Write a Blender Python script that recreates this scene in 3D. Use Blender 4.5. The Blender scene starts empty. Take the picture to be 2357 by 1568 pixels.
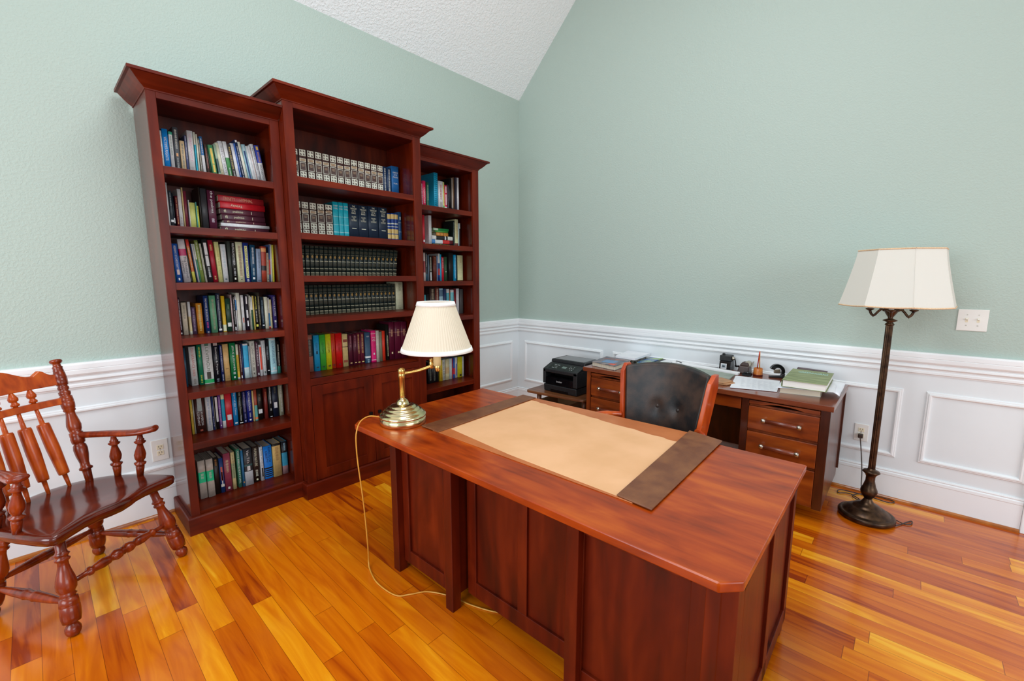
import bpy, bmesh, math, random
from mathutils import Vector, Matrix

# ---------------------------------------------------------------- camera, world, light, exposure
C = bpy.context.scene.collection
SC = bpy.context.scene
cam_d = bpy.data.cameras.new('camera'); cam = bpy.data.objects.new('camera', cam_d); C.objects.link(cam)
YAW, PITCH, ROLL = -.8306, -.1426, .0013
fwd = Vector((math.cos(PITCH)*-math.sin(YAW), math.cos(PITCH)*math.cos(YAW), math.sin(PITCH)))
rgt = Vector((math.cos(YAW), math.sin(YAW), 0)); upv = rgt.cross(fwd)
r2 = math.cos(ROLL)*rgt + math.sin(ROLL)*upv; u2 = -math.sin(ROLL)*rgt + math.cos(ROLL)*upv
M = Matrix((( r2.x, u2.x, -fwd.x, -3.8864), (r2.y, u2.y, -fwd.y, -3.4496), (r2.z, u2.z, -fwd.z, 1.5163), (0, 0, 0, 1)))
cam.matrix_world = M
cam_d.sensor_width = 36; cam_d.lens = 36*1007.14/2357; cam_d.clip_start = .02
SC.camera = cam
SC.view_settings.view_transform = 'Standard'; SC.view_settings.look = 'None'
SC.view_settings.exposure = 0.06; SC.view_settings.gamma = 1.0; SC.view_settings.use_curve_mapping = False
W = bpy.data.worlds.new('daylight'); SC.world = W; W.use_nodes = True
bgn = W.node_tree.nodes['Background']; bgn.inputs[0].default_value = (.86, .98, 1.07, 1); bgn.inputs[1].default_value = .56
def area(name, loc, target, sx, sy, power, col):
    l = bpy.data.lights.new(name, 'AREA'); l.shape = 'RECTANGLE'; l.size = sx; l.size_y = sy; l.energy = power; l.color = col
    o = bpy.data.objects.new(name, l); C.objects.link(o); o.location = loc
    o.rotation_euler = (Vector(target)-Vector(loc)).to_track_quat('-Z', 'Y').to_euler(); return o
# added area lights for assumed windows; the room is left open behind the camera
area('added_light_west', (-6.6, -2.2, 1.9), (-3.0, -1.2, 1.2), 2.6, 1.8, 100, (.91, .99, 1.06))
area('added_light_south', (-2.6, -7.2, 2.2), (-2.0, -2.0, 1.4), 3.2, 2.0, 95, (.91, .99, 1.06))  # added frontal fill
# added overhead light imitating flash bounced off the vault; no fixture hangs there
area('added_bounce_light', (-2.7, -2.6, 4.4), (-2.5, -2.3, 0), 1.8, 1.8, 70, (.93, .99, 1.04))

# ---------------------------------------------------------------- helpers
def lin(h):
    if isinstance(h, str): h = [int(h[i:i+2], 16)/255 for i in (0, 2, 4)]
    return tuple((c/12.92 if c <= .04045 else ((c+.055)/1.055)**2.4) for c in h)
def new_mat(name):
    m = bpy.data.materials.new(name); m.use_nodes = True
    nt = m.node_tree; return m, nt, nt.nodes, nt.links, nt.nodes['Principled BSDF']
def setv(b, rough=.5, metal=0, coat=0, spec=.5):
    b.inputs['Roughness'].default_value = rough; b.inputs['Metallic'].default_value = metal
    b.inputs['Coat Weight'].default_value = coat; b.inputs['Coat Roughness'].default_value = .08
    b.inputs['Specular IOR Level'].default_value = spec
def mottled(name, c1, c2, scale=30, rough=.5, metal=0, coat=0, bump=0, bscale=None, spec=.5, stretch=(1, 1, 1), detail=4, pos=(.35, .65)):
    m, nt, N, L, b = new_mat(name); setv(b, rough, metal, coat, spec)
    tc = N.new('ShaderNodeTexCoord'); mp = N.new('ShaderNodeMapping'); mp.inputs['Scale'].default_value = stretch
    L.new(tc.outputs['Object'], mp.inputs[0])
    n = N.new('ShaderNodeTexNoise'); n.inputs['Scale'].default_value = scale; n.inputs['Detail'].default_value = detail
    L.new(mp.outputs[0], n.inputs['Vector'])
    r = N.new('ShaderNodeValToRGB'); r.color_ramp.elements[0].position = pos[0]; r.color_ramp.elements[1].position = pos[1]
    r.color_ramp.elements[0].color = (*lin(c1), 1); r.color_ramp.elements[1].color = (*lin(c2), 1)
    L.new(n.outputs['Fac'], r.inputs[0]); L.new(r.outputs[0], b.inputs['Base Color'])
    if bump:
        n2 = N.new('ShaderNodeTexNoise'); n2.inputs['Scale'].default_value = bscale or scale; n2.inputs['Detail'].default_value = 3
        L.new(mp.outputs[0], n2.inputs['Vector'])
        bp = N.new('ShaderNodeBump'); bp.inputs['Strength'].default_value = bump; bp.inputs['Distance'].default_value = .004
        L.new(n2.outputs['Fac'], bp.inputs['Height']); L.new(bp.outputs[0], b.inputs['Normal'])
    return m
def wood(name, dark, mid, light, axis, rough=.3, coat=.25, scale=1.0, spec=.5):
    """streaked timber with the grain along axis (0 x, 1 y, 2 z)"""
    m, nt, N, L, b = new_mat(name); setv(b, rough, 0, coat, spec)
    tc = N.new('ShaderNodeTexCoord'); mp = N.new('ShaderNodeMapping')
    st = [9.0*scale]*3; st[axis] = .9*scale; mp.inputs['Scale'].default_value = st
    L.new(tc.outputs['Object'], mp.inputs[0])
    n = N.new('ShaderNodeTexNoise'); n.inputs['Scale'].default_value = 1.6; n.inputs['Detail'].default_value = 6; n.inputs['Distortion'].default_value = .6
    L.new(mp.outputs[0], n.inputs['Vector'])
    mp2 = N.new('ShaderNodeMapping'); s2 = [4.5*scale]*3; s2[axis] = 1.6*scale; mp2.inputs['Scale'].default_value = s2
    L.new(tc.outputs['Object'], mp2.inputs[0])
    n2 = N.new('ShaderNodeTexNoise'); n2.inputs['Scale'].default_value = 1.3; n2.inputs['Detail'].default_value = 3; n2.inputs['Distortion'].default_value = 1.2
    L.new(mp2.outputs[0], n2.inputs['Vector'])
    mx = N.new('ShaderNodeMath'); mx.operation = 'ADD'; L.new(n.outputs['Fac'], mx.inputs[0]); L.new(n2.outputs['Fac'], mx.inputs[1])
    md = N.new('ShaderNodeMath'); md.operation = 'MULTIPLY'; md.inputs[1].default_value = .5; L.new(mx.outputs[0], md.inputs[0])
    r = N.new('ShaderNodeValToRGB'); e = r.color_ramp.elements
    e[0].position = .32; e[0].color = (*lin(dark), 1); e[1].position = .68; e[1].color = (*lin(light), 1)
    k = e.new(.5); k.color = (*lin(mid), 1)
    L.new(md.outputs[0], r.inputs[0]); L.new(r.outputs[0], b.inputs['Base Color'])
    return m
_pm = {}
def paint(hexc, rough=.5):
    k = (hexc, rough)
    if k not in _pm:
        c = [min(.92, (int(hexc[i:i+2], 16)/255)*1.24) for i in (0, 2, 4)]
        d = [max(0, v*.93) for v in c]
        _pm[k] = mottled('print_'+hexc, d, c, 60, rough)
    return _pm[k]

class MB:
    """collects shapes into one mesh; every face gets a material slot index"""
    def __init__(s): s.bm = bmesh.new(); s.mi = 0; s.sm = False
    def face(s, vs):
        try: f = s.bm.faces.new(vs)
        except ValueError: return None
        f.material_index = s.mi; f.smooth = s.sm; return f
    def box(s, x0, y0, z0, x1, y1, z1, mi=0):
        s.mi = mi; s.sm = False
        x0, x1 = min(x0, x1), max(x0, x1); y0, y1 = min(y0, y1), max(y0, y1); z0, z1 = min(z0, z1), max(z0, z1)
        v = [s.bm.verts.new(p) for p in ((x0,y0,z0),(x1,y0,z0),(x1,y1,z0),(x0,y1,z0),(x0,y0,z1),(x1,y0,z1),(x1,y1,z1),(x0,y1,z1))]
        for q in ((3,2,1,0),(4,5,6,7),(0,1,5,4),(1,2,6,5),(2,3,7,6),(3,0,4,7)): s.face([v[i] for i in q])
        return s
    def hexa(s, pts, mi=0):
        s.mi = mi; s.sm = False
        v = [s.bm.verts.new(p) for p in pts]
        for q in ((3,2,1,0),(4,5,6,7),(0,1,5,4),(1,2,6,5),(2,3,7,6),(3,0,4,7)): s.face([v[i] for i in q])
        return s
    def prism(s, poly, d0, d1, f=lambda a, b, d: (a, b, d), mi=0):
        """polygon (a,b) extruded along d; f places it in space"""
        s.mi = mi; s.sm = False
        A = [s.bm.verts.new(f(a, b, d0)) for a, b in poly]; B = [s.bm.verts.new(f(a, b, d1)) for a, b in poly]
        n = len(poly); s.face(A[::-1]); s.face(B)
        for i in range(n): s.face([A[i], A[(i+1) % n], B[(i+1) % n], B[i]])
        return s
    def turned(s, p0, p1, prof, seg=14, mi=0, squash=1.0):
        """lathe: prof = [(t 0..1 along p0->p1, radius)]"""
        s.mi = mi
        p0, p1 = Vector(p0), Vector(p1); ax = (p1-p0); d = ax.normalized()
        a = d.orthogonal().normalized() if abs(d.z) < .999 else Vector((1, 0, 0)); b = d.cross(a)
        rings = []
        for t, r in prof:
            c = p0+ax*t
            rings.append([s.bm.verts.new(c+(a*math.cos(2*math.pi*k/seg)+b*math.sin(2*math.pi*k/seg)*squash)*max(r, 1e-4)) for k in range(seg)])
        s.sm = True
        for i in range(len(rings)-1):
            for k in range(seg): s.face([rings[i][k], rings[i][(k+1) % seg], rings[i+1][(k+1) % seg], rings[i+1][k]])
        s.sm = False
        s.face(rings[0][::-1]); s.face(rings[-1])
        return s
    def lathe(s, c, prof, seg=32, mi=0):
        """prof = [(radius, z)] about a vertical axis through c"""
        h = prof[-1][1]-prof[0][1]
        s.mi = mi; rings = []
        for r, z in prof:
            rings.append([s.bm.verts.new((c[0]+max(r, 1e-4)*math.cos(2*math.pi*k/seg), c[1]+max(r, 1e-4)*math.sin(2*math.pi*k/seg), c[2]+z)) for k in range(seg)])
        s.sm = True
        for i in range(len(rings)-1):
            for k in range(seg): s.face([rings[i][k], rings[i][(k+1) % seg], rings[i+1][(k+1) % seg], rings[i+1][k]])
        s.sm = False
        s.face(rings[0][::-1]); s.face(rings[-1])
        return s
    def tube(s, pts, r, seg=8, mi=0, smooth=True, n=6):
        """round tube through a smoothed polyline; r a number or list"""
        P = [Vector(p) for p in pts]
        if smooth and len(P) > 2:
            Q = []
            for i in range(len(P)-1):
                a, b, c, d = P[max(i-1, 0)], P[i], P[i+1], P[min(i+2, len(P)-1)]
                for k in range(n):
                    t = k/n
                    Q.append(.5*((2*b)+(-a+c)*t+(2*a-5*b+4*c-d)*t*t+(-a+3*b-3*c+d)*t**3))
            Q.append(P[-1])
        else: Q = P
        R = [r]*len(Q) if not isinstance(r, (list, tuple)) else [r[0]+(r[-1]-r[0])*i/(len(Q)-1) if len(r) == 2 else r[min(int(i/(len(Q)-1)*(len(r)-1)), len(r)-1)] for i in range(len(Q))]
        s.mi = mi; rings = []; up = None
        for i, q in enumerate(Q):
            t = (Q[min(i+1, len(Q)-1)]-Q[max(i-1, 0)]).normalized()
            if up is None: up = t.orthogonal().normalized()
            up = (up-t*up.dot(t)).normalized(); w = t.cross(up)
            rings.append([s.bm.verts.new(q+(up*math.cos(2*math.pi*k/seg)+w*math.sin(2*math.pi*k/seg))*R[i]) for k in range(seg)])
        s.sm = True
        for i in range(len(rings)-1):
            for k in range(seg): s.face([rings[i][k], rings[i][(k+1) % seg], rings[i+1][(k+1) % seg], rings[i+1][k]])
        s.sm = False
        s.face(rings[0][::-1]); s.face(rings[-1])
        return s
    def sweep(s, path, prof, side=1, segs=None, closed=False, mi=0, smooth=False):
        """profile (outward o, z) swept along an XY path with mitred corners; side=+1 pushes o to the right of the path"""
        s.mi = mi; n = len(path); P = [Vector((p[0], p[1])) for p in path]
        offs = []
        for i in range(n):
            def nrm(a, b):
                d = (P[b]-P[a]).normalized(); return Vector((d.y, -d.x))*side
            if closed: n0, n1 = nrm((i-1) % n, i), nrm(i, (i+1) % n)
            else:
                n0 = nrm(i-1, i) if i > 0 else nrm(i, i+1); n1 = nrm(i, i+1) if i < n-1 else nrm(i-1, i)
            m = (n0+n1); m /= max(m.length_squared/2, 1e-6); offs.append(m)
        rings = [[s.bm.verts.new((P[i].x+offs[i].x*o, P[i].y+offs[i].y*o, z)) for o, z in prof] for i in range(n)]
        k = len(prof)
        for i in (range(n if closed else n-1) if segs is None else segs):
            A, B = rings[i], rings[(i+1) % n]
            for j in range(k):
                s.sm = smooth and j < k-1
                s.face([A[j], A[(j+1) % k], B[(j+1) % k], B[j]])
        s.sm = False
        if not closed and segs is None:
            s.face(rings[0][::-1]); s.face(rings[-1])
        elif segs is not None:
            s.face(rings[min(segs)][::-1]); s.face(rings[(max(segs)+1) % n])
        return s
    def grid(s, fn, nu, nv, mi=0, smooth=True):
        s.mi = mi; s.sm = smooth
        V = [[s.bm.verts.new(fn(i/nu, j/nv)) for i in range(nu+1)] for j in range(nv+1)]
        for j in range(nv):
            for i in range(nu): s.face([V[j][i], V[j][i+1], V[j+1][i+1], V[j+1][i]])
        s.sm = False
        return V
    def build(s, name, mats, parent=None, bevel=0, recalc=True, subd=0):
        s.bm.verts.index_update()
        if recalc: bmesh.ops.recalc_face_normals(s.bm, faces=s.bm.faces)
        me = bpy.data.meshes.new(name); s.bm.to_mesh(me); s.bm.free()
        for m in (mats if isinstance(mats, (list, tuple)) else [mats]): me.materials.append(m)
        o = bpy.data.objects.new(name, me); C.objects.link(o)
        if parent is not None: o.parent = parent; o.location = -Vector(parent.get('_org', (0, 0, 0)))
        if subd:
            md = o.modifiers.new('subdivision', 'SUBSURF'); md.levels = subd; md.render_levels = subd
        if bevel:
            md = o.modifiers.new('bevel', 'BEVEL'); md.width = bevel; md.segments = 2; md.limit_method = 'ANGLE'; md.angle_limit = math.radians(40)
        return o
# parts are modelled in room coordinates; an Empty remembers where its base stands
def thing(name, label, cat, org, group=None, rz=0, pivot=None):
    o = bpy.data.objects.new(name, None); C.objects.link(o); o.empty_display_size = .1
    o['label'] = label; o['category'] = cat
    if group: o['group'] = group
    o['_org'] = tuple(org); o.location = org
    if rz:
        pv = Vector(pivot or org); v = Vector(org)-pv; c, s_ = math.cos(rz), math.sin(rz)
        o.location = (pv.x+c*v.x-s_*v.y, pv.y+s_*v.x+c*v.y, org[2]); o.rotation_euler.z = rz
    return o
def tag(o, label, cat, group=None):
    o['label'] = label; o['category'] = cat
    if group: o['group'] = group
    return o
def struct(name, mb, mats, bevel=0):
    o = mb.build(name, mats, None, bevel); o['kind'] = 'structure'; return o
def sub(mb, name, mats, parent, bevel=0, **k):
    """a sub-part: child of a part mesh that itself sits at its thing's origin"""
    o = mb.build(name, mats, None, bevel, **k); o.parent = parent; return o

# ---------------------------------------------------------------- lettering
_tc = {}
def text_mesh(s):
    """list of polygons (as verts, faces) for a string set in the built-in font, scaled to height 1"""
    if s in _tc: return _tc[s]
    cu = bpy.data.curves.new('lettering', 'FONT'); cu.body = s; cu.resolution_u = 2; cu.size = 1.0
    ob = bpy.data.objects.new('lettering', cu); C.objects.link(ob)
    dg = bpy.context.evaluated_depsgraph_get(); me = ob.evaluated_get(dg).to_mesh()
    V = [v.co.copy() for v in me.vertices]; F = [list(p.vertices) for p in me.polygons]
    ob.evaluated_get(dg).to_mesh_clear()
    bpy.data.objects.remove(ob); bpy.data.curves.remove(cu)
    x0 = min(v.x for v in V); x1 = max(v.x for v in V); y0 = min(v.y for v in V); y1 = max(v.y for v in V)
    _tc[s] = ([((v.x-x0), (v.y-y0)) for v in V], F, x1-x0, y1-y0)
    return _tc[s]
def put_text(mb, s, origin, xd, yd, length, height, mi=0):
    """lay the string from origin along xd (length) and yd (height)"""
    V, F, w, h = text_mesh(s); o, xd, yd = Vector(origin), Vector(xd), Vector(yd)
    mb.mi = mi; mb.sm = False
    vs = [mb.bm.verts.new(o+xd*(x/w*length)+yd*(y/h*height)) for x, y in V]
    for f in F: mb.face([vs[i] for i in f])
    return mb
def quad(mb, o, xd, yd, mi=0):
    o, xd, yd = Vector(o), Vector(xd), Vector(yd); mb.mi = mi; mb.sm = False
    mb.face([mb.bm.verts.new(p) for p in (o, o+xd, o+xd+yd, o+yd)])

# ---------------------------------------------------------------- materials
def wall_paint(name, c, bump=.22, scale=80, rough=.55):
    m, nt, N, L, b = new_mat(name); setv(b, rough); b.inputs['Base Color'].default_value = (*lin(c), 1)
    tc = N.new('ShaderNodeTexCoord'); n = N.new('ShaderNodeTexNoise'); n.inputs['Scale'].default_value = scale; n.inputs['Detail'].default_value = 2.5
    n.inputs['Distortion'].default_value = .5
    L.new(tc.outputs['Object'], n.inputs['Vector'])
    r = N.new('ShaderNodeValToRGB'); r.color_ramp.elements[0].position = .42; r.color_ramp.elements[1].position = .62
    L.new(n.outputs['Fac'], r.inputs[0])
    bp = N.new('ShaderNodeBump'); bp.inputs['Strength'].default_value = bump; bp.inputs['Distance'].default_value = .004
    L.new(r.outputs[0], bp.inputs['Height']); L.new(bp.outputs[0], b.inputs['Normal']); return m
SAGE = wall_paint('sage_wall_paint', 'adbdb3')
CEIL = wall_paint('white_ceiling_paint', 'f0f5f6', .5, 55, .8)
WHITE = mottled('white_trim_paint', 'f0f3f4', 'f4f7f8', 3, .32)
WAINS = mottled('white_wainscot_paint', 'e6ecee', 'eaf0f2', 3, .38)
CD, CM, CL = '3e0e03', '5a1604', '742408'
CH_S = wood('cherry_varnished_side', CD, CM, CL, 2, .22, .35, spec=.5)
CH_X = wood('cherry_grain_across', CD, CM, CL, 0, .38, .03, spec=.22)
CH_Y = wood('cherry_grain_deep', CD, CM, CL, 1, .38, .03, spec=.22)
CH_Z = wood('cherry_grain_upright', CD, CM, CL, 2, .38, .03, spec=.22)
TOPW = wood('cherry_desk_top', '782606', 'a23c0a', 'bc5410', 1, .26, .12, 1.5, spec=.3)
BACKW = wood('cherry_back_board', '2e0a03', '4e1605', '6c270a', 2, .45, .0, spec=.25)
OAK_Y = wood('old_oak_across', '5a2208', '8a3a0c', 'a65014', 1, .33, .15, 1.6)
OAK_Z = wood('old_oak_upright', '54200a', '80360e', '9c4a16', 2, .33, .15, 1.6)
OAK_S = wood('varnished_oak_side', '3c1507', '5c260c', '743413', 2, .3, .12, 1.6)
HAND = wood('handle_wood', '5a2414', '743420', '8a452c', 1, .3, .3, 2)
OAK_D = wood('old_oak_dark_upright', '2c0f05', '451a08', '5c270d', 2, .3, .25, 1.6)
OAK_T = wood('old_oak_top', '5c2a18', '7a3c24', '94502f', 1, .2, .3, 1.4)
MAP_T = wood('maple_seat', '3a0f06', '541709', '6c240e', 0, .16, .35)
MAP_LIT = wood('maple_back_front_lit', '8a2c08', 'bc4c10', 'd6681c', 2, .28, .15, 2, .35)  # lighter copy of the chair wood: front light on the back put into colour
MAP_Z = wood('maple_turned', '4e1405', '7c2808', 'a03e0e', 2, .26, .2, 2, .4)
CHAIRW = wood('chair_frame_wood', '8a2a08', 'b8420e', 'd45c18', 2, .28, .25)
TABW = wood('side_table_wood', '4e2a14', '6e4022', '8a5630', 1, .4, .1)
PEN = wood('pencil_cup_wood', '9c4c14', 'c06a20', 'd2822c', 0, .4, .1, 3)
BRASS = mottled('polished_brass', 'd6c48e', 'ece0b4', 8, .18, 1)
BRASSD = mottled('brushed_brass', 'd0a860', 'e0bc74', 8, .25, 1)
BRONZE = mottled('aged_bronze', '3a2b22', '5e4632', 26, .34, .85)
BLACKM = mottled('black_iron', '141414', '1c1b1b', 20, .4, .6)
STEEL = mottled('brushed_nickel', 'b8b2a4', 'd0c9ba', 20, .28, 1)
PLAS = mottled('black_plastic', '1d1e20', '26282a', 90, .45, bump=.1, bscale=400)
PLASG = mottled('glossy_black_plastic', '08080a', '101012', 20, .12)
GLASS = mottled('dark_scanner_glass', '3c3f3c', '4c4e4a', 6, .08)
IVORY = mottled('ivory_plastic', 'e6e4dd', 'eceae4', 4, .35)
CREAMP = mottled('cream_socket_plastic', 'e2d8b8', 'ece2c6', 4, .4)
SLOT = mottled('dark_slot', '3a342c', '443c34', 4, .6)
LEATH = mottled('charcoal_leather', '1c1b1c', '443229', 11, .46, bump=.15, bscale=220, spec=.45)
PADD = mottled('brown_leather_rail', '6c3c24', '82502f', 14, .45, bump=.2, bscale=180)
PADT = mottled('tan_leather_pad', 'b0602e', 'c0703c', 7, .42)
BLOT = mottled('blotter_paper', 'dca878', 'e6b284', 5, .75)
PAPER = mottled('white_paper', 'e6e8ee', 'f0f2f6', 6, .7)
PAGES = mottled('book_pages', 'c6bca6', 'ddd4c0', 500, .8, stretch=(1, .02, .02))
PAGEG = mottled('grey_book_pages', '8c8478', 'a89f90', 500, .8, stretch=(1, .02, .02))
CORD_Y = mottled('amber_cord', 'c8862a', 'd89a3a', 20, .35)
CORD_B = mottled('brown_cord', '2e2019', '3a2a20', 20, .45)
CARD = mottled('cardboard', 'a87a50', 'b88a60', 12, .8)
def shade_mat(name, c, pleat=0):
    m, nt, N, L, b = new_mat(name); setv(b, .75); b.inputs['Base Color'].default_value = (*lin(c), 1)
    tr = N.new('ShaderNodeBsdfTranslucent'); tr.inputs[0].default_value = (*lin(c), 1)
    mx = N.new('ShaderNodeMixShader'); mx.inputs[0].default_value = .35
    L.new(b.outputs[0], mx.inputs[1]); L.new(tr.outputs[0], mx.inputs[2]); L.new(mx.outputs[0], N['Material Output'].inputs[0])
    tc = N.new('ShaderNodeTexCoord'); n = N.new('ShaderNodeTexNoise'); n.inputs['Scale'].default_value = 220
    mp = N.new('ShaderNodeMapping'); mp.inputs['Scale'].default_value = (1, 1, .15)
    L.new(tc.outputs['Object'], mp.inputs[0]); L.new(mp.outputs[0], n.inputs['Vector'])
    bp = N.new('ShaderNodeBump'); bp.inputs['Strength'].default_value = .15; bp.inputs['Distance'].default_value = .002
    L.new(n.outputs['Fac'], bp.inputs['Height']); L.new(bp.outputs[0], b.inputs['Normal']); return m
SHADE = shade_mat('pleated_cream_cloth', 'f5ecd8'); SHADEW = shade_mat('white_shade_cloth', 'f4f2ea')
TRIMW = mottled('white_shade_trim', 'f4f2ee', 'fbfaf8', 40, .7); TRIMT = mottled('tan_braid', 'd8b48c', 'e6c8a4', 200, .8)

def floor_mat():
    m, nt, N, L, b = new_mat('hardwood_floor'); setv(b, .22, 0, .3, .4); b.inputs['Coat Roughness'].default_value = .12
    def math_(op, a, bv=None):
        n = N.new('ShaderNodeMath'); n.operation = op
        for i, v in enumerate((a, bv)):
            if v is None: continue
            if isinstance(v, (int, float)): n.inputs[i].default_value = v
            else: L.new(v, n.inputs[i])
        return n.outputs[0]
    tc = N.new('ShaderNodeTexCoord'); sp = N.new('ShaderNodeSeparateXYZ'); L.new(tc.outputs['Object'], sp.inputs[0])
    PW, PL = .0835, 1.05
    xr = math_('DIVIDE', sp.outputs[0], PW); row = math_('FLOOR', xr)
    wn = N.new('ShaderNodeTexWhiteNoise'); wn.noise_dimensions = '1D'; L.new(row, wn.inputs['W'])
    off = math_('MULTIPLY', wn.outputs['Value'], 7.3)
    yr = math_('ADD', math_('DIVIDE', sp.outputs[1], PL), off); col = math_('FLOOR', yr)
    cb = N.new('ShaderNodeCombineXYZ'); L.new(row, cb.inputs[0]); L.new(col, cb.inputs[1])
    w2 = N.new('ShaderNodeTexWhiteNoise'); w2.noise_dimensions = '3D'; L.new(cb.outputs[0], w2.inputs['Vector'])
    # grain: noise stretched along y, shifted per board
    sc = N.new('ShaderNodeVectorMath'); sc.operation = 'MULTIPLY'; sc.inputs[1].default_value = (13, 1.3, 1); L.new(tc.outputs['Object'], sc.inputs[0])
    sh = N.new('ShaderNodeVectorMath'); sh.operation = 'MULTIPLY'; sh.inputs[1].default_value = (3.1, 5.7, 2.3); L.new(cb.outputs[0], sh.inputs[0])
    ad = N.new('ShaderNodeVectorMath'); L.new(sc.outputs[0], ad.inputs[0]); L.new(sh.outputs[0], ad.inputs[1])
    g = N.new('ShaderNodeTexNoise'); g.inputs['Scale'].default_value = 1.5; g.inputs['Detail'].default_value = 5; g.inputs['Distortion'].default_value = 1.1
    L.new(ad.outputs[0], g.inputs['Vector'])
    r = N.new('ShaderNodeValToRGB'); e = r.color_ramp.elements
    e[0].position = 0; e[0].color = (*lin('8e3206'), 1); e[1].position = 1; e[1].color = (*lin('f4b02a'), 1)
    for p, c in ((.14, 'b44e04'), (.4, 'cc6606'), (.62, 'd87608'), (.8, 'e68e0e'), (.9, 'eea01c')):
        k = e.new(p); k.color = (*lin(c), 1)
    mixf = math_('ADD', math_('MULTIPLY', w2.outputs['Value'], .74), math_('MULTIPLY', math_('SUBTRACT', g.outputs['Fac'], .5), 1.05))
    mixf = math_('ADD', mixf, .12)
    L.new(mixf, r.inputs[0])
    # seams
    fx = math_('FRACT', xr); ex = math_('ABSOLUTE', math_('SUBTRACT', fx, .5)); sx = math_('GREATER_THAN', ex, .489)
    fy = math_('FRACT', yr); ey = math_('ABSOLUTE', math_('SUBTRACT', fy, .5)); sy = math_('GREATER_THAN', ey, .4988)
    seam = math_('MAXIMUM', sx, sy)
    mx = N.new('ShaderNodeMixRGB'); mx.blend_type = 'MULTIPLY'; mx.inputs[2].default_value = (.45, .36, .3, 1)
    L.new(seam, mx.inputs[0]); L.new(r.outputs[0], mx.inputs[1]); L.new(mx.outputs[0], b.inputs['Base Color'])
    n3 = N.new('ShaderNodeTexNoise'); n3.inputs['Scale'].default_value = 3.2; n3.inputs['Detail'].default_value = 2; L.new(tc.outputs['Object'], n3.inputs['Vector'])
    hh = math_('SUBTRACT', math_('MULTIPLY', n3.outputs['Fac'], .35), math_('MULTIPLY', seam, .25))
    bp = N.new('ShaderNodeBump'); bp.inputs['Strength'].default_value = .18; bp.inputs['Distance'].default_value = .004
    L.new(hh, bp.inputs['Height']); L.new(bp.outputs[0], b.inputs['Normal'])
    return m
FLOOR = floor_mat()
SHOE = wood('shoe_moulding_wood', '8a4512', 'b0641c', 'c47a2a', 0, .3, .3)

# ---------------------------------------------------------------- the room
XW, YS, RID, EAVE = -6.8, -7.4, -3.3, 3.464
struct('floor', MB().box(XW, YS, -.12, .12, .12, 0), FLOOR)
m = MB(); m.box(XW, 0, -.1, 0, .12, .97, 1); m.box(XW, 0, .97, 0, .12, EAVE, 0); struct('wall_left', m, [SAGE, WAINS])
m = MB(); m.box(0, -4.06, -.1, .12, .12, .97, 1)
zr = EAVE-RID
m.prism([(.12, .97), (-4.06, .97), (-4.06, zr-(RID+4.06)*1.0), (RID, zr), (.12, EAVE-.12)], 0, .12, lambda a, b, d: (d, a, b), 0)
m.prism([(-5.02, 2.1), (YS, 2.1), (YS, zr+YS-RID), (-4.06, zr-4.06-RID), (-4.06, 2.1)], 0, .12, lambda a, b, d: (d, a, b), 0)
m.box(0, YS, 0, .12, -5.02, 2.1, 0)
struct('wall_right', m, [SAGE, WAINS])
m = MB()
m.prism([(.14, EAVE-.14), (RID, zr), (YS, zr+YS-RID), (YS, zr+YS-RID+.1), (RID, zr+.1), (.14, EAVE-.04)], XW, .12, lambda a, b, d: (d, a, b)); struct('ceiling', m, CEIL)
# chair rail, skirting and shoe moulding, mitred in the corner
RAIL = [(0, 1.0405), (.03, 1.0405), (.034, 1.03), (.034, 1.006), (.031, 1.003), (.034, 1.0), (.033, .978), (.027, .968), (.017, .964), (.016, .957), (.023, .951), (.024, .941), (.018, .934), (.009, .93), (.008, .921), (.014, .914), (.014, .902), (.007, .895), (.006, .8905), (0, .8905)]
BASE = [(0, .2075), (.009, .2065), (.013, .199), (.010, .192), (.016, .186), (.017, .17), (.015, .165), (.015, 0), (0, 0)]
SHO = [(.012, 0), (.030, 0), (.029, .010), (.024, .016), (.012, .019)]
PATH = [(XW, 0), (0, 0), (0, -4.056)]
n_trim = 0
def trim(mb, mats, bevel=0):
    global n_trim; n_trim += 1; return struct('trim_%d' % n_trim, mb, mats, bevel)
for sg in ((0,), (1,)):
    trim(MB().sweep(PATH, RAIL, 1, sg), WHITE)
o = MB().sweep(PATH, BASE, 1, (0,)).build('baseboard_left', WHITE); o['kind'] = 'structure'
o = MB().sweep(PATH, BASE, 1, (1,)).build('baseboard_right', WHITE); o['kind'] = 'structure'
for sg in ((0,), (1,)): trim(MB().sweep(PATH, SHO, 1, sg), SHOE)
# picture-frame mouldings on the wainscot
FR = [(0, 0), (.006, .010), (.012, .010), (.016, .016), (.024, .016), (.030, .010), (.033, 0)]
def wall_frame(a0, a1, z0, z1, wall):
    mb = MB(); pts = [(a0, z0), (a1, z0), (a1, z1), (a0, z1)]; sx = [(1, 1), (-1, 1), (-1, -1), (1, -1)]
    rings = []
    for (a, z), (da, dz) in zip(pts, sx):
        ring = []
        for o_, h in FR:
            aa, zz = a+da*o_, z+dz*o_
            ring.append(mb.bm.verts.new((aa, -h, zz) if wall == 'A' else (-h, aa, zz)))
        rings.append(ring)
    for i in range(4):
        A, B = rings[i], rings[(i+1) % 4]
        for j in range(len(FR)-1): mb.face([A[j], A[j+1], B[j+1], B[j]])
    trim(mb, WHITE)
for a0, a1 in ((-1.16, -.105), (-2.21, -1.27), (-3.2, -2.32), (-4.72, -3.31), (-5.9, -4.83)): wall_frame(a0, a1, .297, .784, 'A')
for a0, a1 in ((-1.16, -.105), (-2.315, -1.27), (-3.462, -2.425), (-4.05, -3.573)): wall_frame(a0, a1, .297, .784, 'B')
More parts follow.
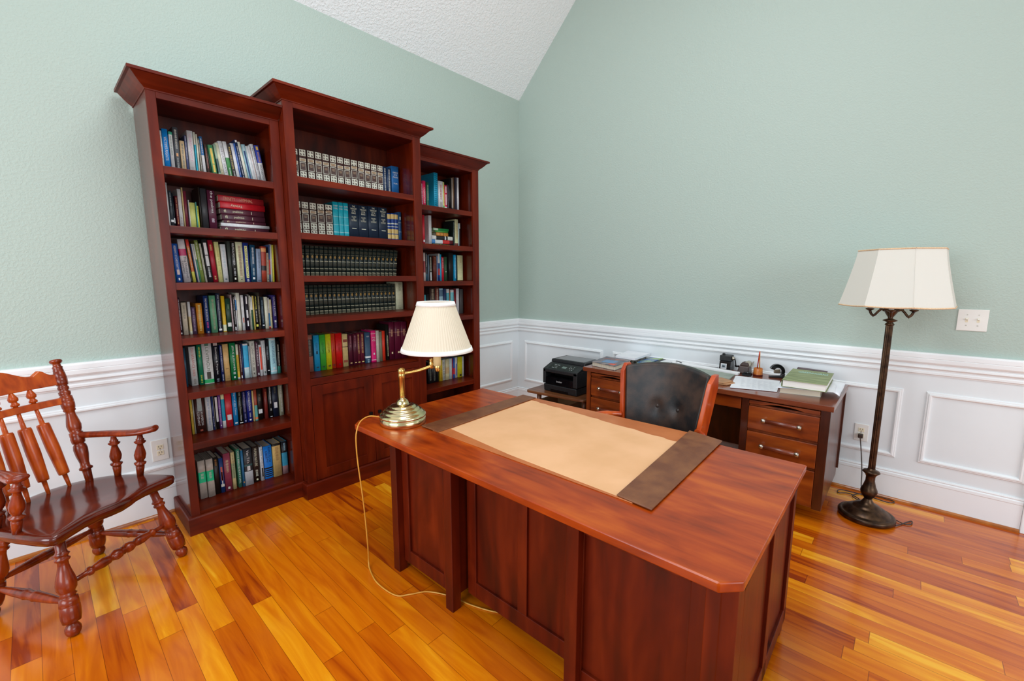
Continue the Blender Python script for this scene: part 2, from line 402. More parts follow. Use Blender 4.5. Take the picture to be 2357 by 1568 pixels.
# door at the right end of the desk wall
m = MB(); m.box(-.028, -4.145, 0, .0, -4.057, 2.15); m.box(-.028, -5.11, 0, 0, -5.02, 2.15); m.box(-.03, -5.13, 2.06, 0, -4.04, 2.17); trim(m, WHITE, .004)
m = MB(); m.box(.03, -5.02, .005, .07, -4.062, 2.1)
for y0, y1 in ((-4.95, -4.58), (-4.5, -4.13)):
    for z0, z1 in ((.2, .95), (1.08, 1.98)): m.box(.022, y0, z0, .032, y1, z1)
struct('door_1', m, WHITE, .004)

# outlets and switch
def outlet(org, wall, w, h, label, plug=False):
    t = thing('wall_outlet', label, 'outlet', org, 'wall outlets'); x, y, z = org
    def P(a, d, zz): return (x+a, y-d, z+zz) if wall == 'A' else (x-d, y-a, z+zz)
    def bx(mb, a0, a1, d0, d1, z0, z1):
        p, q = P(a0, d0, z0), P(a1, d1, z1); mb.box(*p, *q); return mb
    bx(MB(), -w/2, w/2, 0, .006, -h/2, h/2).build('cover_plate', IVORY, t, .002)
    for s_ in (1, -1):
        k = bx(MB(), -.017, .017, .006, .008, s_*.0195-.0145, s_*.0195+.0145).build('socket', CREAMP, t, .004)
        mb = MB()
        for a in (-.0065, .0065): bx(mb, a-.0013, a+.0013, .0079, .0086, s_*.0195-.001, s_*.0195+.009)
        bx(mb, -.0025, .0025, .0079, .0086, s_*.0195-.011, s_*.0195-.006)
        sl = sub(mb, 'slots', SLOT, k)
    bx(MB(), -.003, .003, .006, .0075, -.003, .003).build('screw', STEEL, t, .001)
    return t
outlet((-3.434, 0, .428), 'A', .082, .136, 'white wall outlet between the wooden armchair and the bookcase')
outlet((0, -3.268, .43), 'B', .078, .122, 'white wall outlet with a brown plug behind the floor lamp')
t = thing('light_switch', 'white double light switch on the green wall beside the floor lamp', 'light switch', (0, -3.731, 1.261))
MB().box(-.006, -3.797, 1.195, 0, -3.665, 1.327).build('cover_plate', IVORY, t, .002)
for yy in (-3.706, -3.756):
    k = MB().box(-.0075, yy-.006, 1.248, -.006, yy+.006, 1.274).build('switch_slot', CREAMP, t)
    MB().hexa([(-.007, yy-.004, 1.259), (-.007, yy+.004, 1.259), (-.007, yy+.004, 1.27), (-.007, yy-.004, 1.27), (-.019, yy-.0035, 1.266), (-.019, yy+.0035, 1.266), (-.016, yy+.0035, 1.272), (-.016, yy-.0035, 1.272)]).build('toggle', IVORY, t)
    for zz in (1.228, 1.294): MB().box(-.0075, yy-.003, zz-.003, -.006, yy+.003, zz+.003).build('screw', STEEL, t)
BOOKS = [
("L1",2.1088,-0.235,[
(-3.3102,0.0136,0.2242,0,"e4e3d3",[('m','8a8a7c',0.3,0.9)],"thin cream paperback"),
(-3.2946,0.0264,0.2372,0,"1274b8",[('t',"VICTIM'S RIGHTS",'f2f4f4',0.28,0.82,0.62),('q','f2f4f4',0.03,0.12,0.6)],"bright blue hardcover with white capitals"),
(-3.2648,0.0176,0.2282,0,"dfe6da",[('b',0.93,1,'3f9d82'),('m','5d7a6c',0.45,0.9)],"white book with a green top band"),
(-3.2457,0.0254,0.2562,0,"43474c",[('m','b9b8b0',0.55,0.95),('q','e08a5f',0.38,0.45,0.4),('m','9a9a96',0.05,0.35)],"tall charcoal hardcover with an orange dot"),
(-3.2152,0.0225,0.1902,0,"c5a37e",[('m','5f6f72',0.2,0.92)],"short tan paperback"),
(-3.1906,0.0106,0.2242,0,"4a5274",[('m','d8d8dc',0.4,0.98),('q','e4e0da',0.0,0.05,0.7)],"slim slate blue paperback"),
(-3.1773,0.0294,0.2552,0,"e2dfda",[('t','CHRISTIANITY','d98fa2',0.32,0.92,0.5),('t','LEGACY','777777',0.03,0.2,0.5)],"tall white book with pink lettering"),
(-3.1452,0.0077,0.2522,0,"e3dcae",[('b',0.05,0.72,'1b8fa6')],"cream book with a teal lower half"),
(-3.1354,0.0077,0.2422,0,"d5dcae",[],"thin pale green paperback"),
(-3.1222,0.0089,0.2202,-1.3,"6f6a5c",[('t','BY WHAT STANDARD','efece2',0.18,0.95,0.6)],"thin olive grey paperback with white capitals"),
(-3.1089,0.0153,0.2352,-2.28,"2d5f8d",[('b',0,0.55,'ece6e0'),('m','cfe0ee',0.6,0.95)],"paperback blue above and white below"),
(-3.0879,0.0126,0.1942,-2.69,"43332f",[('m','9f5b50',0.3,0.9),('m','e3ddd3',0.02,0.13)],"dark brown booklet with red lettering"),
(-3.0708,0.0056,0.1962,-3.83,"243d2b",[],"very thin dark green booklet"),
(-3.0614,0.0248,0.1962,-4.76,"467d56",[('q','e3a24c',0.45,0.9,0.5),('q','e3a24c',0.2,0.43,0.5),('m','d9e3cf',0.03,0.14)],"green book with orange oval panels"),
(-3.0303,0.0116,0.2032,-5.5,"7f947f",[('b',0.2,0.6,'39504c')],"thin grey green paperback"),
(-3.0162,0.0176,0.2172,-5.97,"e3d3a4",[('m','8c7c5c',0.05,0.3)],"cream yellow paperback"),
(-2.9958,0.0218,0.2312,-6.52,"cfcdcd",[('t','THE LAST DAYS','6f6b78',0.2,0.9,0.5)],"tall pale grey book"),
(-2.9715,0.0205,0.2342,-6.31,"3d7b45",[('b',0.6,1,'e1e5dc'),('m','dfead8',0.08,0.35)],"book white above and green below"),
(-2.9494,0.0154,0.2212,-6.55,"413d3c",[('t','REFLECTION','d2a24e',0.35,0.93,0.6),('m','e6e3dd',0.03,0.3)],"dark grey paperback with gold capitals"),
(-2.9301,0.0185,0.2322,-6.56,"e3d2cc",[],"plain pinkish white paperback"),
(-2.9096,0.0057,0.2352,-6.86,"3f66ae",[('m','cfd9ee',0.2,0.8)],"thin blue booklet"),
(-2.8998,0.0138,0.2572,-7.68,"1c2b49",[('m','c3c9d3',0.02,0.85),('q','d8cfc4',0.94,0.99,0.8)],"narrow dark navy hardcover"),
(-2.8825,0.0146,0.2482,-8.3,"e8c7ae",[],"plain peach paperback"),
(-2.8637,0.0245,0.2382,-8.47,"8fb4dd",[('q','1e3560',0.1,0.84,0.42),('m','dfe8f2',0.86,0.97)],"light blue book with a navy title strip"),
(-2.8366,0.0141,0.2342,-8.9,"eae5da",[],"plain off-white paperback"),
(-2.8217,0.0103,0.2362,-8.91,"e3d3c3",[('m','a87463',0.1,0.95)],"thin cream booklet with reddish lettering"),
(-2.8092,0.0185,0.2502,-8.61,"dadfe0",[('t','RAPTURE REVELATION','39424c',0.38,0.9,0.55),('m','39424c',0.08,0.22)],"pale paperback with bold dark lettering"),
(-2.7876,0.0274,0.2482,-8.33,"e2e4e4",[('b',0.57,1,'2f3f92'),('q','e39a48',0.88,0.97,0.5),('m','d08b5c',0.6,0.84),('t','MONEYGUIDE','54595c',0.02,0.52,0.5)],"book navy above and white below"),
]),
("L2",1.7969,-0.235,[
(-3.3103,0.0128,0.2541,0,"cfdac6",[('m','5a6a5c',0.93,0.99)],"tall pale green binder-like book"),
(-3.2955,0.0148,0.2111,0,"30373d",[('m','8f989c',0.6,0.95),('q','efe6dc',0.17,0.23,0.95)],"charcoal book with a white library label"),
(-3.2795,0.0048,0.1981,0,"15202c",[('q','dcdccc',0.15,0.3,1.0)],"thin black booklet with a paper tag"),
(-3.2672,0.0128,0.1861,0,"5a1826",[('m','c08c58',0.15,0.95)],"maroon book with gold lettering"),
(-3.2523,0.0178,0.2271,0,"d9c3bd",[('m','8b7472',0.1,0.3)],"pinkish white hardcover"),
(-3.2325,0.0068,0.2371,0,"c8a878",[],"thin tan booklet"),
(-3.2245,0.0138,0.2201,0,"6d2636",[],"plain dark red book"),
(-3.2048,0.0048,0.1711,0,"e9dcd3",[],"very thin white booklet"),
(-3.199,0.0288,0.1581,0,"ead06c",[],"bright yellow page block book"),
(-3.1684,0.004,0.1631,0,"5aa6a0",[],"very thin teal booklet"),
(-3.1638,0.0088,0.1421,0,"c9c24a",[('m','7d7a2c',0.6,0.95)],"small yellow green booklet"),
(-3.1475,0.0068,0.2521,0,"2a2420",[],"tall thin black book"),
(-3.1396,0.0308,0.2471,0,"2f3033",[],"thick black hardcover"),
(-3.1037,0.0408,0.2431,0,"4f1f33",[('t','the psalms','d9cdd6',0.45,0.98,0.55),('m','b9a9b4',0.2,0.32),('q','d8c59a',0.01,0.06,0.3)],"thick dark maroon hardcover with silver lettering"),
]),
("L3",1.4862,-0.235,[
(-3.3086,0.0077,0.2198,-1.68,"2f6d76",[],"thin teal book"),
(-3.2975,0.0282,0.2238,-2.41,"1f4f9a",[('t','HEBREWS OF CHRISTIANITY','d8e2f2',0.33,0.95,0.5),('q','c9a9a4',0.2,0.33,0.5),('q','e7ecf2',0.05,0.11,0.3)],"royal blue book"),
(-3.2632,0.0344,0.2508,-3.21,"b9b4b6",[('b',0.62,0.78,'b02a5e'),('t','The Dominion','3a3a40',0.1,0.6,0.42),('t','Covenant','3a3a40',0.2,0.5,0.42)],"thick grey book with a magenta band"),
(-3.2245,0.0046,0.2448,-4.06,"28302c",[('m','76887c',0.05,0.3)],"thin dark green book"),
(-3.2157,0.0156,0.2528,-4.61,"e3642a",[('b',0.84,1,'b8342a'),('b',0,0.25,'f0b850'),('m','f5c39a',0.35,0.8)],"orange book with a red top and yellow foot"),
(-3.1979,0.004,0.2278,-4.55,"2c3c66",[],"very thin dark blue booklet"),
(-3.1932,0.0078,0.2268,-4.58,"e2d6bb",[],"thin cream book"),
(-3.1842,0.0077,0.2268,-4.61,"3f8266",[('b',0.6,1,'b9c2b2')],"thin sea green book"),
(-3.1743,0.0186,0.2498,-4.4,"7a8a44",[('m','e0deb0',0.3,0.95)],"olive green book"),
(-3.1535,0.0097,0.2318,-4.21,"d9d0ae",[('m','6a6448',0.2,0.95)],"cream book beside the olive green one"),
(-3.1416,0.0275,0.2578,-3.72,"26282a",[('q','d8d8d2',0.64,0.92,0.6),('q','d8d8d2',0.38,0.62,0.6),('m','e2e2de',0.12,0.35)],"black book with white title panels"),
(-3.111,0.0255,0.2548,-3.25,"97182c",[('m','d9a96a',0.76,0.9),('m','d9a96a',0.06,0.15)],"crimson hardcover with gold marks"),
(-3.0823,0.0225,0.2468,-2.27,"e6c57e",[('m','a38750',0.4,0.9),('m','a38750',0.08,0.3)],"light yellow paperback"),
(-3.0556,0.0285,0.2338,-0.97,"c1d0d2",[('m','8ea2a8',0.4,0.95),('q','4a5458',0.05,0.1,0.4)],"pale blue grey book"),
(-3.022,0.0166,0.2558,0,"363b36",[],"plain dark grey green hardcover"),
(-3.0032,0.0245,0.2508,0,"171614",[('t','POLITICAL POLYTHEISM','f2eedf',0.43,0.97,0.55),('m','e4e0d3',0.17,0.35),('q','e2d6ae',0.06,0.11,0.4)],"black book with white capitals"),
(-2.9755,0.0373,0.2528,0,"dcc39a",[('q','a8977c',0.12,0.92,0.42),('m','5c4d38',0.15,0.9),('q','3a3028',0.05,0.08,0.2)],"thick tan book with a grey strip"),
(-2.935,0.0334,0.2508,0,"1d2d72",[('q','f2e27e',0.1,0.92,0.5),('t','ROMANS & GALATIANS','332e22',0.12,0.9,0.4),('m','c9d0ea',0.02,0.08)],"navy book with a yellow title panel"),
(-2.8984,0.0304,0.2398,1.3,"173f58",[('m','dfeaea',0.48,0.93),('m','b5c9cf',0.18,0.38),('q','c9dcd8',0.07,0.13,0.45)],"dark teal blue hardcover"),
(-2.8648,0.0255,0.2158,2.22,"8391a4",[('m','39404e',0.42,0.9),('q','333a44',0.04,0.055,0.9)],"grey blue hardcover"),
(-2.8371,0.0294,0.2318,2.23,"8e3524",[('b',0.85,0.95,'c08450'),('b',0.32,0.46,'241a18')],"rust red hardcover with tan and black bands"),
(-2.8054,0.0156,0.1918,2.17,"ead7a6",[('m','a04a34',0.25,0.95),('q','2c241c',0.07,0.1,0.3)],"cream paperback with red lettering"),
(-2.7877,0.0047,0.2458,2.11,"39507e",[('b',0.2,0.6,'b8342e')],"thin booklet dark blue and red"),
(-2.7807,0.0116,0.2478,1.99,"e4e8e8",[],"thin white booklet"),
(-2.7669,0.0067,0.2458,1.71,"d8b63c",[],"very thin yellow booklet"),
]),
("L4",1.1721,-0.235,[
(-3.307,0.0118,0.2249,0,"33232c",[('m','b9aab2',0.15,0.95),('q','e6dede',0.03,0.07,0.5)],"dark plum paperback"),
(-3.29,0.0248,0.1939,0,"bcb09c",[('m','6b6252',0.5,0.92),('m','6b6252',0.05,0.13)],"beige grey hardcover"),
(-3.26,0.0128,0.1979,0,"dcae84",[('b',0.55,1,'dad2c8'),('b',0,0.1,'e8dcae')],"book white above and peach below"),
(-3.243,0.0208,0.1649,0,"4e3a52",[('m','9a86a0',0.1,0.95)],"short purple book"),
(-3.217,0.0308,0.1869,0,"f07a24",[('m','f7c27e',0.1,0.95)],"bright orange book"),
(-3.176,0.0238,0.2319,0,"1d3468",[('t','THE WORK OF A LIFETIME','eef0f4',0.33,0.93,0.5),('m','d6347a',0.14,0.3),('m','d8dfee',0.02,0.05)],"navy hardcover with white capitals and a pink mark"),
(-3.147,0.0328,0.2319,0,"58926f",[('m','8f7f6a',0.1,0.9)],"plain sea green hardcover"),
(-3.108,0.0198,0.2439,0,"2c3346",[('t','Old Testament Theology','b6bcc6',0.3,0.96,0.55),('t','House','c9ced6',0.1,0.28,0.6),('q','eef0f0',0.04,0.09,0.85)],"dark slate book with pale script"),
(-3.082,0.0178,0.2279,0,"d49a1c",[('b',0.02,0.2,'e2cf9e')],"mustard yellow hardcover with a cream label"),
(-3.06,0.0258,0.2109,0,"1e3a2c",[('q','e9ddb8',0.15,0.27,0.85),('m','5f7a5c',0.68,0.82)],"dark green hardcover with a cream label"),
(-3.031,0.0078,0.2339,0,"a58c8c",[('m','e2d8d4',0.1,0.9)],"thin mauve paperback"),
(-3.021,0.0118,0.2249,0,"1d1b1c",[('t','CHRISTIAN MANIFESTO','e4e0da',0.2,0.96,0.6),('q','e4e0da',0.02,0.12,0.6)],"thin black paperback"),
(-3.007,0.0058,0.2229,0,"d6dfe4",[('b',0.6,0.9,'1f6aa4')],"thin white and blue booklet"),
(-2.999,0.0198,0.2449,0,"dfc2ac",[('b',0.2,0.7,'e3c8b2')],"tall pinkish cream book"),
(-2.972,0.0158,0.2289,0,"d8c6bc",[('q','e8e3da',0.74,0.94,0.7),('q','e0dccf',0.38,0.68,0.7),('q','b06a5c',0.22,0.36,0.5)],"book with stacked white title panels"),
(-2.951,0.0158,0.2259,0,"1d1722",[('q','e6e4e0',0.76,0.98,0.5),('q','ecebe8',0.36,0.58,0.7),('q','ecebe8',0.12,0.28,0.5)],"dark book with white lettering blocks"),
(-2.93,0.0048,0.2329,0,"8f8b86",[],"very thin grey booklet"),
(-2.923,0.0068,0.2249,0,"c2cfae",[('m','54684c',0.1,0.5)],"thin light green booklet"),
(-2.915,0.0068,0.2179,0,"1f4a34",[('b',0.6,1,'d6dccc')],"thin booklet dark green with a white top"),
(-2.906,0.0078,0.2239,0,"d7a95c",[],"thin golden tan booklet"),
(-2.895,0.0168,0.2239,0,"1a1812",[('t','PRODUCTIVE','d8c24a',0.6,0.97,0.62),('m','d6d2bc',0.22,0.55),('q','d8c24a',0.08,0.15,0.8)],"black paperback with yellow capitals"),
(-2.875,0.0138,0.2449,0,"3a362c",[('m','a39a74',0.1,0.9)],"tall dark olive paperback"),
(-2.856,0.0158,0.2129,0,"1f2a34",[('m','6f8490',0.2,0.9),('q','c8ccc8',0.1,0.13,0.8)],"dark navy hardcover"),
(-2.835,0.0198,0.2129,0,"e0c3a8",[],"pink cream paperback"),
(-2.813,0.0088,0.2069,0,"e6dfd4",[('b',0.08,0.5,'2c6a9c'),('b',0,0.06,'c02a38')],"white paperback with a blue lower band"),
(-2.803,0.0108,0.1959,0,"d8b490",[('m','8c6a54',0.4,0.9)],"tan pink paperback"),
(-2.785,0.0248,0.2239,0,"39306a",[('t','CALVIN & KUYPER','cfcbe0',0.36,0.95,0.55),('q','e8e4f0',0.17,0.24,0.5),('m','9a92c0',0.02,0.15)],"purple book with pale capitals"),
]),
("L5",0.8537,-0.235,[
(-3.3053,0.0115,0.2393,0,"1d3f54",[],"dark teal blue hardcover"),
(-3.2759,0.034,0.2433,0,"ddd0bb",[('t','DELIVERANCE','b0574c',0.45,0.96,0.5),('m','b0675c',0.25,0.42),('m','6a5c50',0.05,0.18)],"thick cream book with red capitals"),
(-3.2358,0.0232,0.2513,0,"0f7050",[('m','d8c23c',0.7,0.95),('m','e3d33c',0.05,0.25)],"green paperback with yellow lettering"),
(-3.2104,0.0516,0.2573,0,"d9d0bb",[('q','2c5a44',0.93,1,0.42),('t','LEVITICUS','55604f',0.3,0.9,0.36),('q','3f3a30',0.12,0.29,0.45),('b',0.02,0.11,'1d9a58')],"very thick cream book with a green foot band"),
(-3.1538,0.033,0.2563,0,"15171f",[('t','Societies & Peoples','c4ccd8',0.2,0.88,0.5),('q','9a8f8c',0.92,0.99,0.7),('m','7f8490',0.02,0.1)],"black book with white script"),
(-3.1167,0.0144,0.2363,0,"1c2a5c",[('t','THEONOMY IN CHRISTIAN ETHICS','dfe3ee',0.28,0.97,0.6),('m','dfe3ee',0.04,0.2)],"navy paperback with white capitals"),
(-3.0981,0.031,0.2393,0,"d49a64",[('q','7a5434',0.33,0.34,0.6),('q','7a5434',0.06,0.07,0.6)],"plain peach tan book"),
(-3.062,0.033,0.2443,0,"0d6638",[('t','JESUS & POWER','e8efe4',0.25,0.93,0.5),('m','e8efe4',0.15,0.22),('q','e8efe4',0.05,0.1,0.25)],"green book with white capitals"),
(-3.0259,0.0144,0.2303,0,"dca02c",[('b',0.7,1,'d8c9a8'),('b',0,0.05,'e8e0cc'),('m','6a5020',0.2,0.65)],"mustard paperback with a cream top"),
(-3.0083,0.0095,0.2293,0,"4a2a2c",[('t','CHRISTIAN MANIFESTO','ded4cc',0.2,0.97,0.65),('q','efe8dc',0.02,0.1,0.6)],"thin dark maroon paperback"),
(-2.9966,0.0076,0.2323,0,"23345c",[],"thin navy booklet"),
(-2.9858,0.0301,0.2303,0,"2f96c0",[('b',0.95,1,'e0d4c4'),('b',0,0.27,'a9c8da'),('b',0.27,0.31,'e6e8e4')],"sky blue book"),
(-2.9535,0.0076,0.2123,0,"8f9ba0",[('m','2f3a44',0.1,0.9)],"thin grey paperback"),
(-2.9428,0.0291,0.2433,0,"e2d3b2",[('t','THE COVENANT ENFORCED','3a3428',0.33,0.95,0.5),('m','4a4234',0.18,0.28),('q','3a3428',0.07,0.12,0.25)],"cream book with black capitals"),
(-2.9095,0.0164,0.2333,0,"4e3440",[('t','INHERITANCE','cdbcc4',0.3,0.95,0.5),('q','ece0e4',0.04,0.1,0.4)],"plum paperback"),
(-2.891,0.0164,0.2133,0,"dfdcd4",[('q','e8402c',0.2,0.93,0.75)],"white paperback with a red title strip"),
(-2.8724,0.0223,0.2393,0,"bccac2",[('m','8a9a94',0.3,0.95),('q','46524e',0.06,0.12,0.4)],"pale grey green hardcover"),
(-2.846,0.0174,0.2463,0,"15181c",[('m','7f8890',0.4,0.8),('q','d0ccc0',0.11,0.13,0.7)],"dark book"),
(-2.8235,0.0398,0.2523,0,"8fb8d8",[('b',0.94,0.97,'c5d6e2'),('t','EVANGELISM','44708e',0.3,0.9,0.4),('b',0.07,0.1,'d8e6f0'),('q','eef2f4',0.13,0.19,0.3)],"thick pale blue book"),
(-2.7785,0.0183,0.2253,0,"15130f",[('m','c8c0ae',0.25,0.9),('b',0,0.22,'2c6a5c')],"black paperback with a green foot"),
]),
("L6",0.5500,-0.235,[
(-3.2997,0.0116,0.223,0,"e0a23c",[('m','8a5a24',0.3,0.8)],"golden yellow paperback"),
(-3.2857,0.0067,0.228,0,"8f8d84",[],"thin grey booklet"),
(-3.2758,0.0512,0.231,0,"3a1d18",[('q','8f9a98',0.6,0.96,0.5),('t','AN AMERICAN','e8e0d8',0.2,0.58,0.3),('t','COVENANT','e8e0d8',0.2,0.58,0.3),('q','8e3c28',0.04,0.09,0.3)],"very thick dark brown book"),
(-3.2194,0.0294,0.23,0,"d3d2cc",[('m','7f8ca8',0.15,0.92)],"thick pale grey book"),
(-3.1869,0.0077,0.227,0,"27356a",[('m','c3c9dc',0.1,0.4)],"thin navy paperback"),
(-3.1771,0.0047,0.225,0,"6f6a64",[],"very thin grey booklet"),
(-3.17,0.0166,0.221,0,"161214",[('q','e6e2e6',0.22,0.95,0.75)],"black book with a long white panel"),
(-3.1514,0.0136,0.22,0,"6f3f86",[('m','d0b0dc',0.15,0.95),('q','e8d8ee',0.07,0.11,0.4)],"purple paperback"),
(-3.1356,0.0186,0.232,0,"1588a4",[('b',0.82,1,'dfb98c'),('b',0,0.2,'ead9bc')],"teal book with cream ends"),
(-3.1149,0.0373,0.233,0,"ad1f2a",[('q','e8d9c4',0.2,0.35,0.68),('q','4a1418',0.04,0.12,0.2)],"red hardcover with a cream label"),
(-3.0734,0.0275,0.227,0,"0f6ba0",[('t','Signs of the Times','bfe0ee',0.3,0.97,0.5),('q','e8f2f4',0.05,0.09,0.6)],"teal blue book with a white logo"),
(-3.0418,0.0245,0.225,0,"12140f",[('t','Old Testament Themes','9aa090',0.3,0.96,0.45),('t','House','d0d0c8',0.1,0.28,0.5),('q','e6e6e0',0.03,0.06,0.8)],"black book with grey green script"),
(-3.0142,0.0205,0.218,0,"1a1f48",[('t','CHRISTIAN GROUND','9a8aa4',0.35,0.97,0.5),('m','8a86a8',0.15,0.3),('q','8a90b0',0.05,0.1,0.4)],"dark navy book with dull pink capitals"),
(-2.9912,0.0334,0.219,0,"0e1a66",[('t','UNCONDITIONAL','e4e8f2',0.35,0.96,0.45),('t','SURRENDER','e4e8f2',0.15,0.3,0.3),('q','d0dcf0',0.05,0.1,0.35)],"bright navy book with white capitals"),
(-2.9558,0.0077,0.212,0,"d8a46c",[],"thin tan booklet"),
(-2.9457,0.0176,0.219,0,"8a3a24",[('b',0,0.5,'4f8f8a'),('b',0.05,0.12,'d86a44')],"book patterned red above and teal below"),
(-2.9241,0.0275,0.227,0,"17120e",[('q','e8dcc4',0.2,0.33,0.9),('m','6a5c44',0.6,0.8)],"black hardcover with a cream label"),
(-2.8827,0.0186,0.213,0,"64201a",[('m','9a5a34',0.7,0.9)],"brown red hardcover"),
(-2.857,0.0235,0.228,0,"121212",[('m','c8c8c4',0.45,0.98),('m','b0b0ac',0.2,0.3),('q','d0d0cc',0.03,0.05,0.6)],"black paperback with white lettering"),
(-2.8312,0.0364,0.225,0,"131a2c",[('q','dfe0d4',0.28,0.46,0.6),('m','54503c',0.75,0.95)],"dark navy hardcover with a white label"),
(-2.7877,0.0275,0.225,0,"8a8a74",[('m','c8c8b4',0.1,0.95)],"grey olive paperback"),
]),
("L7",0.1170,-0.235,[
(-3.2922,0.0389,0.252,0,"a39a90",[('b',0.42,0.7,'22b884'),('m','d8efe2',0.5,0.66)],"grey hardcover with a bright green band"),
(-3.2502,0.038,0.252,0,"a8a096",[('b',0.42,0.7,'22b884'),('m','d8efe2',0.5,0.66)],"second grey hardcover with a bright green band"),
(-3.2091,0.0275,0.25,0,"1f1713",[('m','9a6a30',0.75,0.95)],"black brown hardcover"),
(-3.1786,0.0227,0.235,0,"1d3a72",[('q','b85a4a',0.35,0.75,0.5),('q','c8d0d8',0.25,0.6,0.3),('q','d8c8b4',0.17,0.25,0.9)],"navy paperback with coloured patches"),
(-3.1528,0.0389,0.258,0,"87384c",[('m','e0b48c',0.5,0.82),('q','ecd8b8',0.05,0.11,0.35)],"mauve hardcover"),
(-3.1098,0.0208,0.256,0,"b8a878",[('b',0.3,0.7,'8f9a74'),('m','5a5a44',0.3,0.92)],"tan olive paperback"),
(-3.0773,0.0198,0.268,0,"3f7a62",[('t','ON PRUDENTIAL','dce8c8',0.1,0.95,0.6)],"green paperback with pale capitals"),
(-3.0534,0.0122,0.255,0,"2a6288",[('q','d8803c',0.1,0.14,0.5)],"thin steel blue book"),
(-3.0381,0.0494,0.26,0,"26282c",[('b',0,0.38,'a9adb2'),('t',"Van Til's",'d0d0cc',0.6,0.95,0.4),('q','cdd2d6',0.4,0.52,0.4),('b',0.52,0.57,'2f4f50')],"thick book black above and grey below"),
(-2.9837,0.0399,0.256,0,"271a15",[('t','HUMAN NATURE','e8cfa4',0.45,0.95,0.5),('m','d8c8ac',0.17,0.35),('q','e4cca0',0.05,0.1,0.3)],"thick dark brown book with cream capitals"),
(-2.9388,0.0189,0.243,0,"dfdcc4",[('t','IS THE WORLD','4a6480',0.42,0.95,0.55),('q','26241f',0.12,0.38,0.5)],"white paperback with a black title block"),
(-2.9149,0.0532,0.238,0,"1268b8",[('t','ASPECTS OF','0f2440',0.5,0.97,0.32),('t','LIBERTY','0f2440',0.5,0.85,0.32),('b',0.3,0.345,'10131a'),('b',0.24,0.275,'10131a'),('b',0.18,0.215,'10131a'),('b',0.12,0.155,'10131a'),('b',0.06,0.095,'10131a')],"thick bright blue book with black stripes"),
(-2.8576,0.0523,0.242,0,"d8a468",[('b',0.93,1,'17120e'),('m','8f6a44',0.5,0.9)],"thick tan book with a torn jacket"),
(-2.7972,0.037,0.24,0,"2f7f9c",[('b',0.66,1,'12131a'),('b',0,0.25,'8a6a6c'),('m','8fb0d8',0.72,0.96)],"book black above and sky blue below"),
]),
("M1",2.1527,-0.250,[
(-2.5978,0.0428,0.2313,0,"44302c",'grid',"dark brown volume with cream tooling"),
(-2.5503,0.0498,0.2353,0,"44302c",'grid',"dark brown volume with cream tooling"),
(-2.4953,0.0508,0.2363,0,"44302c",'grid',"dark brown volume with cream tooling"),
(-2.4413,0.0508,0.2373,0,"44302c",'grid',"dark brown volume with cream tooling"),
(-2.3885,0.0508,0.2363,0,"44302c",'grid',"dark brown volume with cream tooling"),
(-2.3353,0.0518,0.2353,0,"44302c",'grid',"dark brown volume with cream tooling"),
(-2.281,0.0498,0.2363,0,"44302c",'grid',"dark brown volume with cream tooling"),
(-2.228,0.0508,0.2353,0,"44302c",'grid',"dark brown volume with cream tooling"),
(-2.1743,0.0548,0.2353,0,"44302c",'grid',"dark brown volume with cream tooling"),
(-2.1166,0.0518,0.2353,0,"44302c",'grid',"dark brown volume with cream tooling"),
(-2.0616,0.0498,0.2353,0,"44302c",'grid',"dark brown volume with cream tooling"),
(-2.0086,0.0518,0.2343,0,"44302c",'grid',"dark brown volume with cream tooling"),
(-1.9539,0.0508,0.2353,0,"44302c",'grid',"dark brown volume with cream tooling"),
(-1.8996,0.0338,0.2363,0,"1b2f4c",[('m','c9c9b4',0.05,0.95)],"thin dark navy volume with pale lettering"),
(-1.8633,0.0358,0.2323,0,"1b2f4c",[('m','c9c9b4',0.05,0.95)],"thin dark navy volume"),
(-1.8226,0.0658,0.2543,0,"1c5486",[('h','COMMENTARY','c8d0c8',0.78,0.8),('h','ON THE','c8d0c8',0.71,0.5),('h','PSALMS','c8d0c8',0.64,0.7),('h','VOLUME I','c8d0c8',0.45,0.6)],"tall steel blue volume"),
]),
("M2",1.8034,-0.250,[
(-2.607,0.0483,0.2346,0,"44302c",'grid',"dark brown volume with cream tooling"),
(-2.5562,0.0513,0.2346,0,"44302c",'grid',"dark brown volume with cream tooling"),
(-2.5015,0.0513,0.2346,0,"44302c",'grid',"dark brown volume with cream tooling"),
(-2.4472,0.0543,0.2346,0,"44302c",'grid',"dark brown volume with cream tooling"),
(-2.3898,0.0563,0.2356,0,"44302c",'grid',"dark brown volume with cream tooling"),
(-2.3283,0.0414,0.2626,0,"1795a4",[('h','THE HISTORY','e2ecd0',0.87,0.85),('h','OF ISRAEL','e2ecd0',0.8,0.8),('b',0.6,0.61,'8fd0c8'),('b',0.38,0.39,'8fd0c8'),('b',0.17,0.185,'a8e0d8'),('q','e2ecd0',0.01,0.05,0.6)],"turquoise volume with cream lettering"),
(-2.2843,0.0345,0.2626,0,"1795a4",[('h','THE HISTORY','e2ecd0',0.87,0.85),('h','OF ISRAEL','e2ecd0',0.8,0.8),('b',0.6,0.61,'8fd0c8'),('b',0.38,0.39,'8fd0c8'),('b',0.17,0.185,'a8e0d8'),('q','e2ecd0',0.01,0.05,0.6)],"turquoise volume with cream lettering"),
(-2.2477,0.0374,0.2626,0,"1795a4",[('h','THE HISTORY','e2ecd0',0.87,0.85),('h','OF ISRAEL','e2ecd0',0.8,0.8),('b',0.6,0.61,'8fd0c8'),('b',0.38,0.39,'8fd0c8'),('b',0.17,0.185,'a8e0d8'),('q','e2ecd0',0.01,0.05,0.6)],"turquoise volume with cream lettering"),
